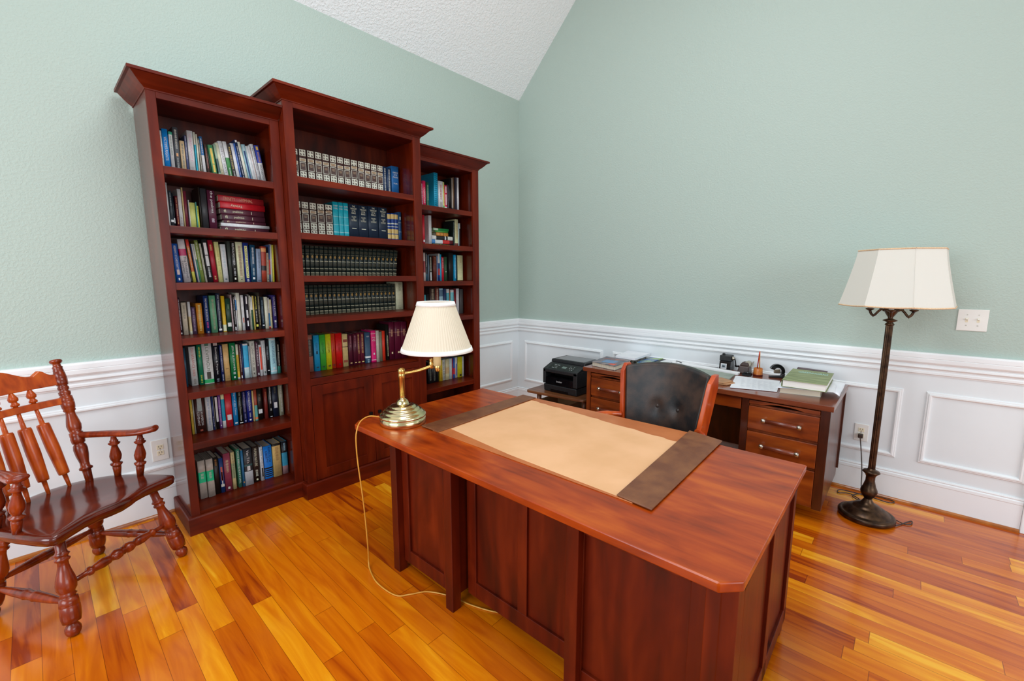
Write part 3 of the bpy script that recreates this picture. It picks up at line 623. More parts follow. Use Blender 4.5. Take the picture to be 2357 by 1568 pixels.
(-2.206,0.0771,0.2606,0,"1f2c3c",[('h','THE','e8d9a8',0.92,0.3),('h','TREASURY','e8d9a8',0.855,0.72),('h','OF THE','e8d9a8',0.79,0.4),('h','BIBLE','e8d9a8',0.73,0.45),('h','VOLUME I','e8d9a8',0.625,0.5),('h','OLD','e8d9a8',0.575,0.2),('h','TESTAMENT','e8d9a8',0.525,0.6),('q','e8d9a8',0.31,0.33,0.5),('q','e8d9a8',0.01,0.08,0.2)],"thick dark navy volume with gold lettering"),
(-2.1266,0.08,0.2606,0,"1f2c3c",[('h','THE','e8d9a8',0.92,0.3),('h','TREASURY','e8d9a8',0.855,0.72),('h','OF THE','e8d9a8',0.79,0.4),('h','BIBLE','e8d9a8',0.73,0.45),('h','VOLUME II','e8d9a8',0.625,0.5),('h','OLD','e8d9a8',0.575,0.2),('h','TESTAMENT','e8d9a8',0.525,0.6),('q','e8d9a8',0.31,0.33,0.5),('q','e8d9a8',0.01,0.08,0.2)],"thick dark navy volume with gold lettering"),
(-2.0445,0.085,0.2636,0,"1f2c3c",[('h','THE','e8d9a8',0.92,0.3),('h','TREASURY','e8d9a8',0.855,0.72),('h','OF THE','e8d9a8',0.79,0.4),('h','BIBLE','e8d9a8',0.73,0.45),('h','VOLUME III','e8d9a8',0.625,0.5),('h','OLD','e8d9a8',0.575,0.2),('h','TESTAMENT','e8d9a8',0.525,0.6),('q','e8d9a8',0.31,0.33,0.5),('q','e8d9a8',0.01,0.08,0.2)],"thick dark navy volume with gold lettering"),
(-1.9563,0.0771,0.2646,0,"1f2c3c",[('h','THE','e8d9a8',0.92,0.3),('h','TREASURY','e8d9a8',0.855,0.72),('h','OF THE','e8d9a8',0.79,0.4),('h','BIBLE','e8d9a8',0.73,0.45),('h','VOLUME I','e8d9a8',0.625,0.5),('h','NEW','e8d9a8',0.575,0.2),('h','TESTAMENT','e8d9a8',0.525,0.6),('q','e8d9a8',0.31,0.33,0.5),('q','e8d9a8',0.01,0.08,0.2)],"thick dark navy volume with gold lettering"),
(-1.8764,0.0305,0.2296,0,"1c3a78",[('b',0.8,0.96,'c8a468'),('b',0.3,0.45,'c8a468'),('b',0.12,0.27,'c8a468'),('b',0.62,0.66,'b8bcae'),('b',0.52,0.55,'b8bcae'),('b',0.02,0.06,'d8c89a')],"small blue volume with gold bands"),
(-1.8427,0.0285,0.2316,0,"1c3a78",[('b',0.8,0.96,'c8a468'),('b',0.3,0.45,'c8a468'),('b',0.12,0.27,'c8a468'),('b',0.62,0.66,'b8bcae'),('b',0.52,0.55,'b8bcae'),('b',0.02,0.06,'d8c89a')],"small blue volume with gold bands"),
(-1.8112,0.0315,0.2326,0,"1c3a78",[('b',0.8,0.96,'c8a468'),('b',0.3,0.45,'c8a468'),('b',0.12,0.27,'c8a468'),('b',0.62,0.66,'b8bcae'),('b',0.52,0.55,'b8bcae'),('b',0.02,0.06,'d8c89a')],"small blue volume with gold bands"),
(-1.7757,0.0265,0.2466,0,"1f4468",[('b',0.65,0.66,'a8b4a8'),('b',0.35,0.36,'a8b4a8'),('q','a8b4a8',0.75,0.85,0.5)],"thin slate blue volume"),
]),
("M3",1.5283,-0.250,[
(-2.583,0.0278,0.2107,0,"1d2624",'gilt',"dark green gilt volume"),
(-2.552,0.0288,0.2107,1.3,"1d2624",'gilt',"dark green gilt volume"),
(-2.52,0.0288,0.2107,1.8,"1d2624",'gilt',"dark green gilt volume"),
(-2.488,0.0298,0.2107,1.97,"1d2624",'gilt',"dark green gilt volume"),
(-2.455,0.0298,0.2107,2.13,"1d2624",'gilt',"dark green gilt volume"),
(-2.4221,0.0298,0.2107,2.24,"1d2624",'gilt',"dark green gilt volume"),
(-2.3891,0.0308,0.2107,2.41,"1d2624",'gilt',"dark green gilt volume"),
(-2.3551,0.0298,0.2107,2.58,"1d2624",'gilt',"dark green gilt volume"),
(-2.3211,0.0308,0.2107,2.74,"1d2624",'gilt',"dark green gilt volume"),
(-2.2871,0.0308,0.2107,2.96,"1d2624",'gilt',"dark green gilt volume"),
(-2.2521,0.0308,0.2107,3.18,"1d2624",'gilt',"dark green gilt volume"),
(-2.2181,0.0318,0.2107,3.46,"1d2624",'gilt',"dark green gilt volume"),
(-2.1822,0.0318,0.2107,3.73,"1d2624",'gilt',"dark green gilt volume"),
(-2.1472,0.0328,0.2107,4.01,"1d2624",'gilt',"dark green gilt volume"),
(-2.1112,0.0328,0.2107,4.29,"1d2624",'gilt',"dark green gilt volume"),
(-2.0742,0.0328,0.2107,4.62,"1d2624",'gilt',"dark green gilt volume"),
(-2.0382,0.0338,0.2107,4.84,"1d2624",'gilt',"dark green gilt volume"),
(-2.0012,0.0338,0.2107,5.07,"1d2624",'gilt',"dark green gilt volume"),
(-1.9633,0.0338,0.2107,5.36,"1d2624",'gilt',"dark green gilt volume"),
(-1.9254,0.0338,0.2097,5.64,"1d2624",'gilt',"dark green gilt volume"),
(-1.8874,0.0338,0.2097,5.87,"1d2624",'gilt',"dark green gilt volume"),
(-1.8494,0.0348,0.2097,6.1,"1d2624",'gilt',"dark green gilt volume"),
]),
("M4",1.2508,-0.250,[
(-2.574,0.0298,0.2092,0,"1d2624",'gilt',"dark green gilt volume"),
(-2.541,0.0308,0.2092,0,"1d2624",'gilt',"dark green gilt volume"),
(-2.507,0.0308,0.2092,0,"1d2624",'gilt',"dark green gilt volume"),
(-2.473,0.0308,0.2102,0,"1d2624",'gilt',"dark green gilt volume"),
(-2.439,0.0308,0.2102,0,"1d2624",'gilt',"dark green gilt volume"),
(-2.405,0.0308,0.2102,0,"1d2624",'gilt',"dark green gilt volume"),
(-2.37,0.0308,0.2102,0,"1d2624",'gilt',"dark green gilt volume"),
(-2.336,0.0318,0.2102,0,"1d2624",'gilt',"dark green gilt volume"),
(-2.301,0.0318,0.2102,0,"1d2624",'gilt',"dark green gilt volume"),
(-2.266,0.0318,0.2112,0,"1d2624",'gilt',"dark green gilt volume"),
(-2.23,0.0318,0.2112,0,"1d2624",'gilt',"dark green gilt volume"),
(-2.195,0.0328,0.2112,0,"1d2624",'gilt',"dark green gilt volume"),
(-2.159,0.0328,0.2112,0,"1d2624",'gilt',"dark green gilt volume"),
(-2.123,0.0328,0.2112,0,"1d2624",'gilt',"dark green gilt volume"),
(-2.087,0.0328,0.2122,0,"1d2624",'gilt',"dark green gilt volume"),
(-2.05,0.0328,0.2122,0,"1d2624",'gilt',"dark green gilt volume"),
(-2.014,0.0328,0.2122,0,"1d2624",'gilt',"dark green gilt volume"),
(-1.977,0.0328,0.2122,0,"1d2624",'gilt',"dark green gilt volume"),
(-1.94,0.0328,0.2122,0,"1d2624",'gilt',"dark green gilt volume"),
(-1.903,0.0338,0.2132,0,"1d2624",'gilt',"dark green gilt volume"),
(-1.866,0.0338,0.2132,0,"1d2624",'gilt',"dark green gilt volume"),
(-1.824,0.0678,0.2362,0,"b9b89a",[('m','6f6f54',0.68,0.97),('m','6f6f54',0.02,0.07)],"tall pale olive volume"),
]),
("M5",0.8360,-0.275,[
(-2.5897,0.0415,0.27,0,"8a5648",[('b',0.42,0.88,'2f2a28'),('m','8f8a80',0.45,0.86)],"mauve brown book with a black label"),
(-2.5429,0.0406,0.264,0,"1f8fc8",[('h','1','12384e',0.48,0.3),('m','1a6a94',0.55,0.8),('q','0f3448',0.08,0.12,0.5)],"sky blue volume numbered one"),
(-2.4993,0.0415,0.264,0,"3fa035",[('h','2','123a14',0.48,0.3),('m','2c7a28',0.55,0.8),('q','123a14',0.08,0.12,0.5)],"green volume numbered two"),
(-2.4555,0.0406,0.265,0,"f5c818",[('h','3','6a5408',0.48,0.3),('m','a88a18',0.55,0.8),('q','4a3a08',0.08,0.12,0.5)],"yellow volume numbered three"),
(-2.4118,0.0301,0.266,0,"ea3a1a",[('h','4','8a1c0c',0.48,0.3),('m','b02a14',0.55,0.8),('q','5a1008',0.08,0.12,0.5)],"orange red volume numbered four"),
(-2.3787,0.0491,0.264,0,"cc1212",[('h','5','7a0a0a',0.48,0.25),('m','a01010',0.55,0.8),('q','5a0808',0.08,0.12,0.3)],"thick red volume"),
(-2.3236,0.0434,0.252,0,"cfa872",[('q','7a3c2a',0.75,0.84,0.8),('b',0.6,0.62,'4a2c20'),('q','7a3c2a',0.13,0.2,0.8)],"tan book with brown panels"),
(-2.2752,0.033,0.245,0,"4a1526",[('m','9c6a74',0.6,0.95),('q','c8a06c',0.07,0.1,0.5)],"maroon volume"),
(-2.239,0.0292,0.247,0,"4a1526",[('m','9c6a74',0.6,0.95),('q','c8a06c',0.07,0.1,0.5)],"maroon volume"),
(-2.2068,0.0292,0.251,0,"5a1a2a",[('m','c89a5c',0.35,0.95),('q','d8b06c',0.06,0.09,0.6)],"maroon volume with gold lettering"),
(-2.1746,0.032,0.251,0,"5a1a2a",[('m','c89a5c',0.35,0.95),('q','d8b06c',0.06,0.09,0.6)],"maroon volume with gold lettering"),
(-2.1366,0.0463,0.247,0,"2f475e",[('h','THE BOOK','c8d4d8',0.85,0.5),('b',0.17,0.23,'e8eaea'),('m','9ab0bc',0.03,0.13)],"steel blue hardcover with a white label"),
(-2.0834,0.0396,0.258,0,"d4145e",[('b',0.9,0.91,'f0c8d8'),('h','Family','f6dce6',0.76,0.7),('h','and','f6dce6',0.71,0.4),('h','Worship','f6dce6',0.66,0.75),('q','f0c8d8',0.24,0.3,0.3),('b',0.07,0.085,'f0c8d8')],"magenta hardcover"),
(-2.0407,0.0254,0.254,0,"a8a294",[],"grey hardcover"),
(-2.0123,0.0263,0.244,0,"6d6a58",[],"olive grey hardcover"),
(-1.9837,0.0273,0.246,0,"e8301c",[],"narrow bright red book"),
(-1.9468,0.0235,0.295,0,"15130f",[('m','c8b88c',0.1,0.7)],"tall black paperback"),
(-1.9173,0.0482,0.315,0,"4f0f26",[('b',0.72,0.73,'b07a5c'),('m','b08a6c',0.62,0.8),('q','c8a884',0.15,0.2,0.3)],"maroon volume in clear wrap"),
(-1.8648,0.0567,0.313,0,"4f0f26",[('b',0.72,0.73,'b07a5c'),('m','b08a6c',0.62,0.8),('q','c8a884',0.15,0.2,0.3)],"maroon volume in clear wrap"),
(-1.805,0.0558,0.31,0,"4f0f26",[('b',0.72,0.73,'b07a5c'),('m','b08a6c',0.62,0.8),('q','c8a884',0.15,0.2,0.3)],"maroon volume in clear wrap"),
]),
("R1",2.1084,-0.240,[
(-1.5326,0.0178,0.2296,0,"7a1c3a",[('m','ece4e4',0.05,0.9)],"maroon paperback"),
(-1.5112,0.0318,0.2346,0,"d4264e",[('t','UNDEFEATABLE','f4c8d0',0.2,0.75,0.6)],"pink red paperback"),
(-1.4752,0.0248,0.2256,0,"22503c",[('b',0,0.15,'ea7a64'),('m','9fb09a',0.3,0.9)],"dark green paperback with a salmon foot"),
(-1.3927,0.0428,0.3296,0,"f0ead8",'spiral',"turquoise spiral bound book"),
(-1.3458,0.0508,0.2576,0,"ded6c6",[('m','9c4034',0.4,0.88),('m','8a8478',0.05,0.3)],"cream hardcover with red lettering"),
(-1.2926,0.0138,0.2536,0,"d8d070",[('b',0,0.2,'5fa860'),('m','8a8438',0.3,0.9)],"thin yellow green paperback"),
(-1.2778,0.0288,0.2326,0,"b02040",[('q','f0dce0',0.7,0.95,0.4),('q','f0dce0',0.25,0.65,0.4),('b',0,0.13,'2a5a9c'),('b',0.13,0.18,'eef0f0')],"red and white paperback with a blue foot"),
(-1.2452,0.0198,0.2416,0,"2c2830",[('m','6f6a72',0.1,0.95)],"dark grey patterned paperback"),
(-1.2237,0.0268,0.2986,0,"101012",[],"tall black folder"),
(-1.1926,0.0148,0.3036,0,"8f8276",[('b',0,0.14,'2c343c')],"thin grey patterned book"),
(-1.1759,0.0148,0.3156,0,"5c4430",[],"thin brown book"),
(-1.1415,0.0138,0.3326,-0,"3a3844",[],"tall thin dark grey book"),
(-1.125,0.0208,0.3226,0,"e2d8c6",[],"thin cream white book"),
]),
("R2",1.7959,-0.240,[
(-1.5303,0.0238,0.2581,0,"b02430",[('q','e8c8c4',0.1,0.18,0.6)],"thin red paperback"),
(-1.4645,0.0318,0.2891,0,"d8d2c6",[],"tall white binder"),
(-1.1813,0.0178,0.2411,0,"14211f",[('m','8a948c',0.05,0.95)],"dark green black hardcover"),
(-1.1595,0.0358,0.2561,0,"d8bf92",[('b',0,0.15,'6a3c34'),('m','a8805c',0.3,0.9)],"cream book with a brown foot"),
(-1.1208,0.0148,0.2221,0,"a8bcc4",[],"thin pale blue book"),
(-1.1029,0.0108,0.2241,0,"2c2c30",[('b',0.78,1,'b8b8b4')],"thin dark paperback at the end of the row"),
]),
("R3",1.4862,-0.240,[
(-1.525,0.0178,0.2468,0,"b8a49c",[('b',0.3,0.7,'8a3434')],"thin white and red booklet"),
(-1.505,0.0238,0.2458,0,"2c2c30",[('m','b0aca8',0.5,0.95),('b',0,0.25,'2c4c5c')],"dark paperback"),
(-1.479,0.0118,0.2258,0,"5a6c7c",[],"thin blue grey book"),
(-1.465,0.0358,0.2218,0,"1e1e1c",[('q','e4e0d6',0.02,0.35,0.4),('m','b8b4a0',0.4,0.95)],"black book with a white triangle mark"),
(-1.42,0.0388,0.2228,0,"5c2c22",[('m','8f5a44',0.65,0.95)],"brown hardcover"),
(-1.378,0.0078,0.2228,0,"7c9cc4",[],"thin light blue booklet"),
(-1.367,0.0178,0.2448,0,"22366c",[('b',0.65,1,'c4b8b4'),('b',0.22,0.45,'a83034')],"book banded white navy and red"),
(-1.346,0.0168,0.2388,0,"2f9cd0",[],"thin sky blue book"),
(-1.326,0.0248,0.2158,0,"c82030",[('m','f0c8c8',0.55,0.95)],"red paperback with white lettering"),
(-1.298,0.0308,0.2178,0,"2f4c36",[('q','e4e8e0',0.36,0.4,0.3)],"dark green book"),
(-1.239,0.0528,0.2588,0,"232220",[],"thick black hardcover"),
(-1.184,0.0278,0.2408,0,"1590d4",[('m','9fd4ee',0.1,0.95)],"bright blue paperback"),
(-1.152,0.0148,0.2368,0,"17191c",[],"thin black paperback"),
(-1.134,0.0628,0.2378,0,"d8bf92",[('m','9a8458',0.7,0.92),('b',0,0.03,'7a6848')],"tan cream hardcover"),
]),
("R4",1.1721,-0.240,[
(-1.5285,0.0218,0.1909,0,"4a8c94",[],"short teal paperback"),
(-1.5025,0.0228,0.1999,0,"262022",[],"short dark paperback"),
(-1.4663,0.0618,0.2529,0,"3c2c28",[('m','a89a80',0.6,0.95)],"dark brown hardcover"),
(-1.4012,0.0388,0.2549,0,"6c3028",[('m','d8b8a0',0.5,0.95)],"brown red paperback"),
(-1.3551,0.0418,0.2459,0,"8fb0bc",[('b',0.7,0.95,'4a6478')],"grey blue paperback"),
(-1.3101,0.0298,0.2429,0,"2c3a5c",[],"dark blue paperback"),
(-1.276,0.0308,0.2389,0,"4f9ca8",[('b',0.85,1,'d8dcd8')],"teal and white paperback"),
(-1.242,0.0138,0.2319,0,"8c5434",[],"thin brown booklet"),
(-1.226,0.0388,0.2309,0,"6cb4bc",[('b',0.9,1,'e4d8bc')],"light teal paperback"),
(-1.183,0.0238,0.2409,0,"6c1c24",[],"dark red hardcover"),
(-1.1549,0.0328,0.2409,0,"d4d2c6",[],"white paperback"),
(-1.108,0.0388,0.2329,0,"4c4a48",[],"dark grey hardcover"),
]),
("R5",0.5500,-0.240,[
(-1.511,0.0478,0.2,0,"17171a",[('m','6a6a60',0.1,0.9)],"black tooled hardcover"),
(-1.459,0.0498,0.2,0,"17171a",[('m','6a6a60',0.1,0.9)],"black tooled hardcover"),
(-1.405,0.0218,0.2,0,"1a1a1c",[],"thin black book"),
(-1.379,0.0358,0.2,0,"e0a024",[('m','8a5c14',0.1,0.6)],"orange yellow paperback"),
(-1.341,0.0338,0.2,0,"e0d2b4",[('m','4a4438',0.1,0.9)],"cream paperback"),
(-1.305,0.0408,0.2,0,"d0b48c",[('b',0.3,0.6,'c8a074')],"tan cream paperback"),
(-1.26,0.0318,0.2,0,"b4c4cc",[],"pale blue paperback"),
(-1.225,0.0118,0.2,0,"b82030",[],"thin red booklet"),
(-1.21,0.0198,0.2,0,"2c4c94",[('b',0.2,0.5,'c02838')],"thin blue and red paperback"),
(-1.187,0.0338,0.2,0,"e6dcc8",[('q','3a4a9c',0.1,0.7,0.35)],"white paperback with a blue stripe"),
(-1.148,0.0488,0.2,0,"e8b41c",[('q','2a2414',0.05,0.14,0.5)],"yellow paperback"),
(-1.095,0.0158,0.2,0,"e6dece",[],"thin cream booklet"),
]),
]

# ---------------------------------------------------------------- bookcases on the left wall
SHZ = [2.1088, 1.7969, 1.4862, 1.1721, .8537, .55]
CROWN = [(0, 2.478), (.004, 2.478), (.004, 2.484), (.012, 2.490), (.024, 2.500), (.038, 2.514), (.052, 2.530), (.062, 2.541), (.066, 2.541), (.075, 2.541), (.075, 2.556), (0, 2.556)]
YB = -.036
def bookcase(label, x0, x1, ox0, ox1, yf, otop, top, shelves, base_top, group, deck=None, ends=(True, True)):
    """x0..x1 outer width, ox0..ox1 opening, yf face, otop top of the opening"""
    t = thing('bookcase', label, 'bookcase', ((x0+x1)/2, yf/2, 0), group)
    for xx in ((x0, x0+.018), (x1-.018, x1)):
        MB().box(xx[0], yf+.02, .0, xx[1], YB, top).build('side_panel', CH_S, t, .001)
    MB().box(x0+.019, -.046, .02, x1-.019, YB, top-.01).build('back_panel', BACKW, t)
    for xa, xb in ((x0, ox0), (ox1, x1)): MB().box(xa, yf, .0, xb, yf+.02, top).build('face_stile', CH_Z, t, .0015)
    MB().box(ox0, yf, otop, ox1, yf+.02, top).build('face_rail', CH_X, t, .0015)
    if deck: MB().box(ox0, yf, deck-.048, ox1, yf+.02, deck).build('face_rail', CH_X, t, .0015)
    MB().box(x0+.018, yf+.02, top-.025, x1-.018, -.0465, top-.005).build('top_panel', CH_X, t)
    for z in shelves:
        MB().box(x0+.0185, yf+.004, z-.041, x1-.0185, -.0465, z).build('shelf', CH_X, t, .002)
    MB().box(x0+.0185, yf+.021, .08, x1-.0185, -.0465, base_top).build('bottom_shelf', CH_X, t)
    if deck: MB().box(x0+.0185, yf+.004, deck-.03, x1-.0185, -.0465, deck).build('cabinet_deck', CH_X, t, .001)
    dz = top-2.488
    pa = [(x0, YB), (x0, yf), (x1, yf), (x1, YB)]
    if not ends[0]: pa = pa[1:]
    if not ends[1]: pa = pa[:-1]
    MB().sweep(pa, [(o, z+dz) for o, z in CROWN], 1).build('crown_moulding', CH_X, t, .0008)
    PL = [(0, 0), (.02, 0), (.02, .1), (.016, .1075), (0, .1075)]
    pq = [(a_, min(b_, -.4425) if deck else b_) for a_, b_ in pa]
    MB().sweep(pq, PL, 1).build('plinth', CH_X, t, .001)
    return t
bookcase('tall narrow cherry bookcase beside the wooden armchair, seven shelves of books', -3.38, -2.7335, -3.3375, -2.786, -.421, 2.4466, 2.488, SHZ, .117, 'cherry wall bookcases', ends=(True, False))
bm_ = bookcase('wide taller middle cherry bookcase with two cupboard doors below', -2.732, -1.7195, -2.6716, -1.7887, -.498, 2.5587, 2.598, [2.1527, 1.8034, 1.5283, 1.2508], .1, 'cherry wall bookcases', deck=.836)
bookcase('cherry bookcase nearest the room corner, partly hidden by the brass lamp', -1.718, -1.0285, -1.668, -1.1016, -.421, 2.4514, 2.488, SHZ, .117, 'cherry wall bookcases', ends=(False, True))
for a0, a1, kx, lb in ((-2.669, -2.2115, -2.247, None), (-2.2085, -1.7905, -2.174, None)):
    yf = -.498; m = MB(); w = .072
    m.box(a0, yf, .1095, a0+w, yf+.02, .785); m.box(a1-w, yf, .1095, a1, yf+.02, .785)
    m.box(a0+w, yf, .1095, a1-w, yf+.02, .1095+w); m.box(a0+w, yf, .785-w, a1-w, yf+.02, .785)
    d = m.build('door', CH_Z, bm_, .0015)
    sub(MB().box(a0+w, yf+.012, .1095+w, a1-w, yf+.018, .785-w), 'door_panel', BACKW if False else CH_Z, d)
    sub(MB().box(kx-.012, yf-.022, .488, kx+.012, yf-.008, .512).box(kx-.006, yf-.008, .494, kx+.006, yf, .506), 'knob', BLACKM, d, .002)

# ---------------------------------------------------------------- books
ORD = ['first', 'second', 'third', 'fourth', 'fifth', 'sixth', 'seventh', 'eighth', 'ninth', 'tenth', 'eleventh', 'twelfth', 'thirteenth', 'fourteenth', 'fifteenth', 'sixteenth', 'seventeenth', 'eighteenth', 'nineteenth', 'twentieth', 'twenty-first', 'twenty-second', 'twenty-third', 'twenty-fourth', 'twenty-fifth', 'twenty-sixth', 'twenty-seventh', 'twenty-eighth']
ROW = {'L1': 'top', 'L2': 'second', 'L3': 'third', 'L4': 'fourth', 'L5': 'fifth', 'L6': 'sixth', 'L7': 'bottom', 'M1': 'top', 'M2': 'second', 'M3': 'third', 'M4': 'fourth', 'M5': 'fifth', 'R1': 'top', 'R2': 'second', 'R3': 'third', 'R4': 'fourth', 'R5': 'sixth'}
CASE = {'L': 'left bookcase', 'M': 'middle bookcase', 'R': 'right bookcase'}
rnd = random.Random(11)
def cover_mesh(w, h, d, bands, soft):
    """spine and two boards as one U extruded upwards; the spine is at y=0 facing -y, boards run to +d"""
    tb = min(.0028 if not soft else .0007, w*.22); bul = min(w*.16, .004)
    out = [(0, d), (0, bul)]+[(w*(.5-.5*math.cos(math.pi*k/6)), bul*(1-math.sin(math.pi*k/6))) for k in range(1, 6)]+[(w, bul), (w, d)]
    inn = [(w-tb, d), (w-tb, bul+tb), (tb, bul+tb), (tb, d)]
    poly = out+inn; n = len(poly); no = len(out)
    cuts = sorted({0., 1.}|{min(max(f, 0), 1) for b in bands for f in (b[1], b[2])})
    mats = [None]; mb = MB(); rings = [[mb.bm.verts.new((x, y, c*h)) for x, y in poly] for c in cuts]
    for i in range(len(cuts)-1):
        mid = (cuts[i]+cuts[i+1])/2; mi = 0
        for b in bands:
            if b[1] < mid < b[2]:
                if b[3] not in mats: mats.append(b[3])
                mi = mats.index(b[3])
        for j in range(n):
            mb.mi = mi if j < no-1 else 0; mb.sm = 1 <= j < no-2
            mb.face([rings[i][j], rings[i][(j+1) % n], rings[i+1][(j+1) % n], rings[i+1][j]])
    mb.mi = 0; mb.sm = False; mb.face(rings[0][::-1]); mb.face(rings[-1])
    return mb, mats[1:], bul
def spine_print(w, h, dec, bul):
    """lettering, labels and tooling on the spine; returns mesh builder and its colours"""
    mb = MB(); cols = []
    def ci(c):
        if c not in cols: cols.append(c)
        return cols.index(c)
    yv = -.0004
    col_used = {}
    for q in dec:
        if q[0] == 'q':
            ww = w*q[4]*.92; quad(mb, ((w-ww)/2, yv-.0002*len(cols)*0, q[2]*h), (ww, 0, 0), (0, 0, (q[3]-q[2])*h), ci(q[1]))
    yv = -.0009
    nt = [q for q in dec if q[0] == 't']
    for q in dec:
        if q[0] == 't':
            L_ = (q[4]-q[3])*h; H_ = min(w*q[5]*.78, L_/max(len(q[1])*.42, 1)*1.0)
            dup_ = [p for p in nt if abs(p[3]-q[3]) < .12 and p is not q]; xo = w*.5-H_/2
            if dup_ and len(nt) == 2: xo = w*(.66 if nt.index(q) == 0 else .30)-H_/2
            put_text(mb, q[1], (xo, yv, q[4]*h), (0, 0, -1), (1, 0, 0), L_, H_, ci(q[2]))
        elif q[0] == 'h':
            H_ = min(.045*h, w*.3) if len(q[1]) > 1 else .075*h; L_ = w*q[4]*.95
            put_text(mb, q[1], ((w-L_)/2, yv, q[3]*h), (1, 0, 0), (0, 0, 1), L_, H_, ci(q[2]))
        elif q[0] == 'm':
            # worn, unreadable lettering: short strokes down the spine
            r_ = random.Random(int(w*1e5)+int(q[2]*100)); z = q[3]*h; c = ci(q[1])
            while z > q[2]*h+.004:
                wd = r_.uniform(.008, .03)
                k = z
                while k > max(z-wd, q[2]*h):
                    s_ = r_.uniform(.0014, .003); hh = w*r_.uniform(.26, .42)
                    quad(mb, (w*.5-hh/2, yv, k-s_), (hh, 0, 0), (0, 0, s_*.62), c); k -= s_+.0006
                z -= wd+.004
    if not cols: mb.bm.free(); return None, []
    return mb, cols
def grid_print(w, h):
    """cream tooling: square-flower panels, a bar, a framed title box, square panels again"""
    mb = MB(); a, b = -.0004, -.0009; u = w*.84; x = (w-u)/2
    def flower(z):
        quad(mb, (x, a, z), (u, 0, 0), (0, 0, u*.98), 0)
        for i in (0, 1):
            for j in (0, 1):
                s = u*.27; px = x+u*(.13+.47*i); pz = z+u*(.12+.47*j)
                quad(mb, (px, b, pz), (s, 0, 0), (0, 0, s), 1); quad(mb, (px+s*.5, b-.0004, pz+s*.45), (s*.4, 0, 0), (0, 0, s*.4), 0)
    z = h*.012
    flower(z-.0); z += u*1.1; flower(z); z += u*1.14
    quad(mb, (x, a, z), (u, 0, 0), (0, 0, u*1.25), 0); quad(mb, (x+u*.07, b, z+u*.07), (u*.86, 0, 0), (0, 0, u*1.11), 1)
    for k in range(3): quad(mb, (x+u*(.3-.03*k), b-.0004, z+u*(.62+.13*k)), (u*(.4+.06*k), 0, 0), (0, 0, u*.05), 2)
    z += u*1.38
    quad(mb, (x, a, z), (u, 0, 0), (0, 0, u*.52), 0); quad(mb, (x+u*.08, b, z+u*.07), (u*.84, 0, 0), (0, 0, u*.38), 2)
    for k in (.2, .62): quad(mb, (x+u*.2, b-.0004, z+u*(.1+.25*(k > .5))), (u*.6, 0, 0), (0, 0, u*.05), 1)
    z += u*.66; 
    flower(h-u*1.02)
    return mb, ['ead9ae', '44302c', '9c8468']
def gilt_print(w, h):
    mb = MB(); b = -.0009
    for f, t_, c in ((.985, .008, 1), (.95, .008, 1), (.87, .006, 1), (.845, .006, 1), (.82, .006, 1), (.795, .006, 1), (.735, .02, 1), (.505, .03, 0), (.44, .01, 1), (.41, .008, 1), (.385, .008, 1), (.355, .008, 1), (.255, .03, 0), (.19, .008, 1), (.12, .03, 0), (.075, .012, 0), (.04, .01, 0), (.012, .012, 0)):
        quad(mb, (w*.06, b, f*h-t_*h), (w*.88, 0, 0), (0, 0, t_*h), c)
    mb.mi = 2; c = Vector((w/2, b, .635*h)); r_ = min(w*.34, .04*h)
    mb.face([mb.bm.verts.new(c+Vector((math.cos(k*math.pi/5)*r_*(1 if k % 2 else .8), 0, math.sin(k*math.pi/5)*r_*1.3))) for k in range(10)])
    return mb, ['8f8a72', '554e38', '8a6a30']
def make_book(name, label, x, w, h, d, lean, z, ysp, color, dec, group, soft, proto=None):
    """a book standing on the shelf; root Empty at the corner it stands on"""
    t = bpy.data.objects.new(name, None); C.objects.link(t); t.empty_display_size = .03
    a = math.radians(lean)
    cx = x+(w/math.cos(a) if lean > 0 else 0)
    t.location = (cx, ysp, z+.0004); t.rotation_euler = (0, a, 0)
    tag(t, label, 'book', group)
    px = -w if lean > 0 else 0
    if proto:
        for ch in proto:
            c = ch.copy(); C.objects.link(c); c.parent = t; c.location = (px, 0, 0)
        return t, proto
    parts = []
    bands = [q for q in dec if q[0] == 'b'] if isinstance(dec, list) else []
    mb, bc, bul = cover_mesh(w, h, d, bands, soft)
    o = mb.build('cover', [paint(color, .42)]+[paint(c, .42) for c in bc]); o.parent = t; o.location = (px, 0, 0); parts.append(o)
    tb = min(.003 if not soft else .0009, w*.25); g = 0 if soft else .003
    o = MB().box(tb, bul+tb+.0005, g if not soft else .0004, w-tb, d-g, h-g-.0004).build('page_block', PAGES if rnd.random() < .5 else PAGEG); o.parent = t; o.location = (px, 0, 0); parts.append(o)
    if dec == 'grid': pm, cols = grid_print(w, h)
    elif dec == 'gilt': pm, cols = gilt_print(w, h)
    elif dec == 'spiral':
        pm = MB(); cols = ['2c2c2c']
        n = 18
        for k in range(n):
            zz = h*(.03+.94*k/(n-1)); pm.tube([(w*.15, .002, zz), (w*.3, -.005, zz+.002), (w*.6, -.006, zz), (w*.85, .002, zz-.001)], .0011, 5, n=3)
    else: pm, cols = spine_print(w, h, dec, bul)
    if pm:
        o = pm.build('spiral_binding' if dec == 'spiral' else 'spine_print', [BLACKM] if dec == 'spiral' else [paint(c, .5) for c in cols], recalc=dec == 'spiral'); o.parent = t; o.location = (px, 0, 0); parts.append(o)
    return t, parts
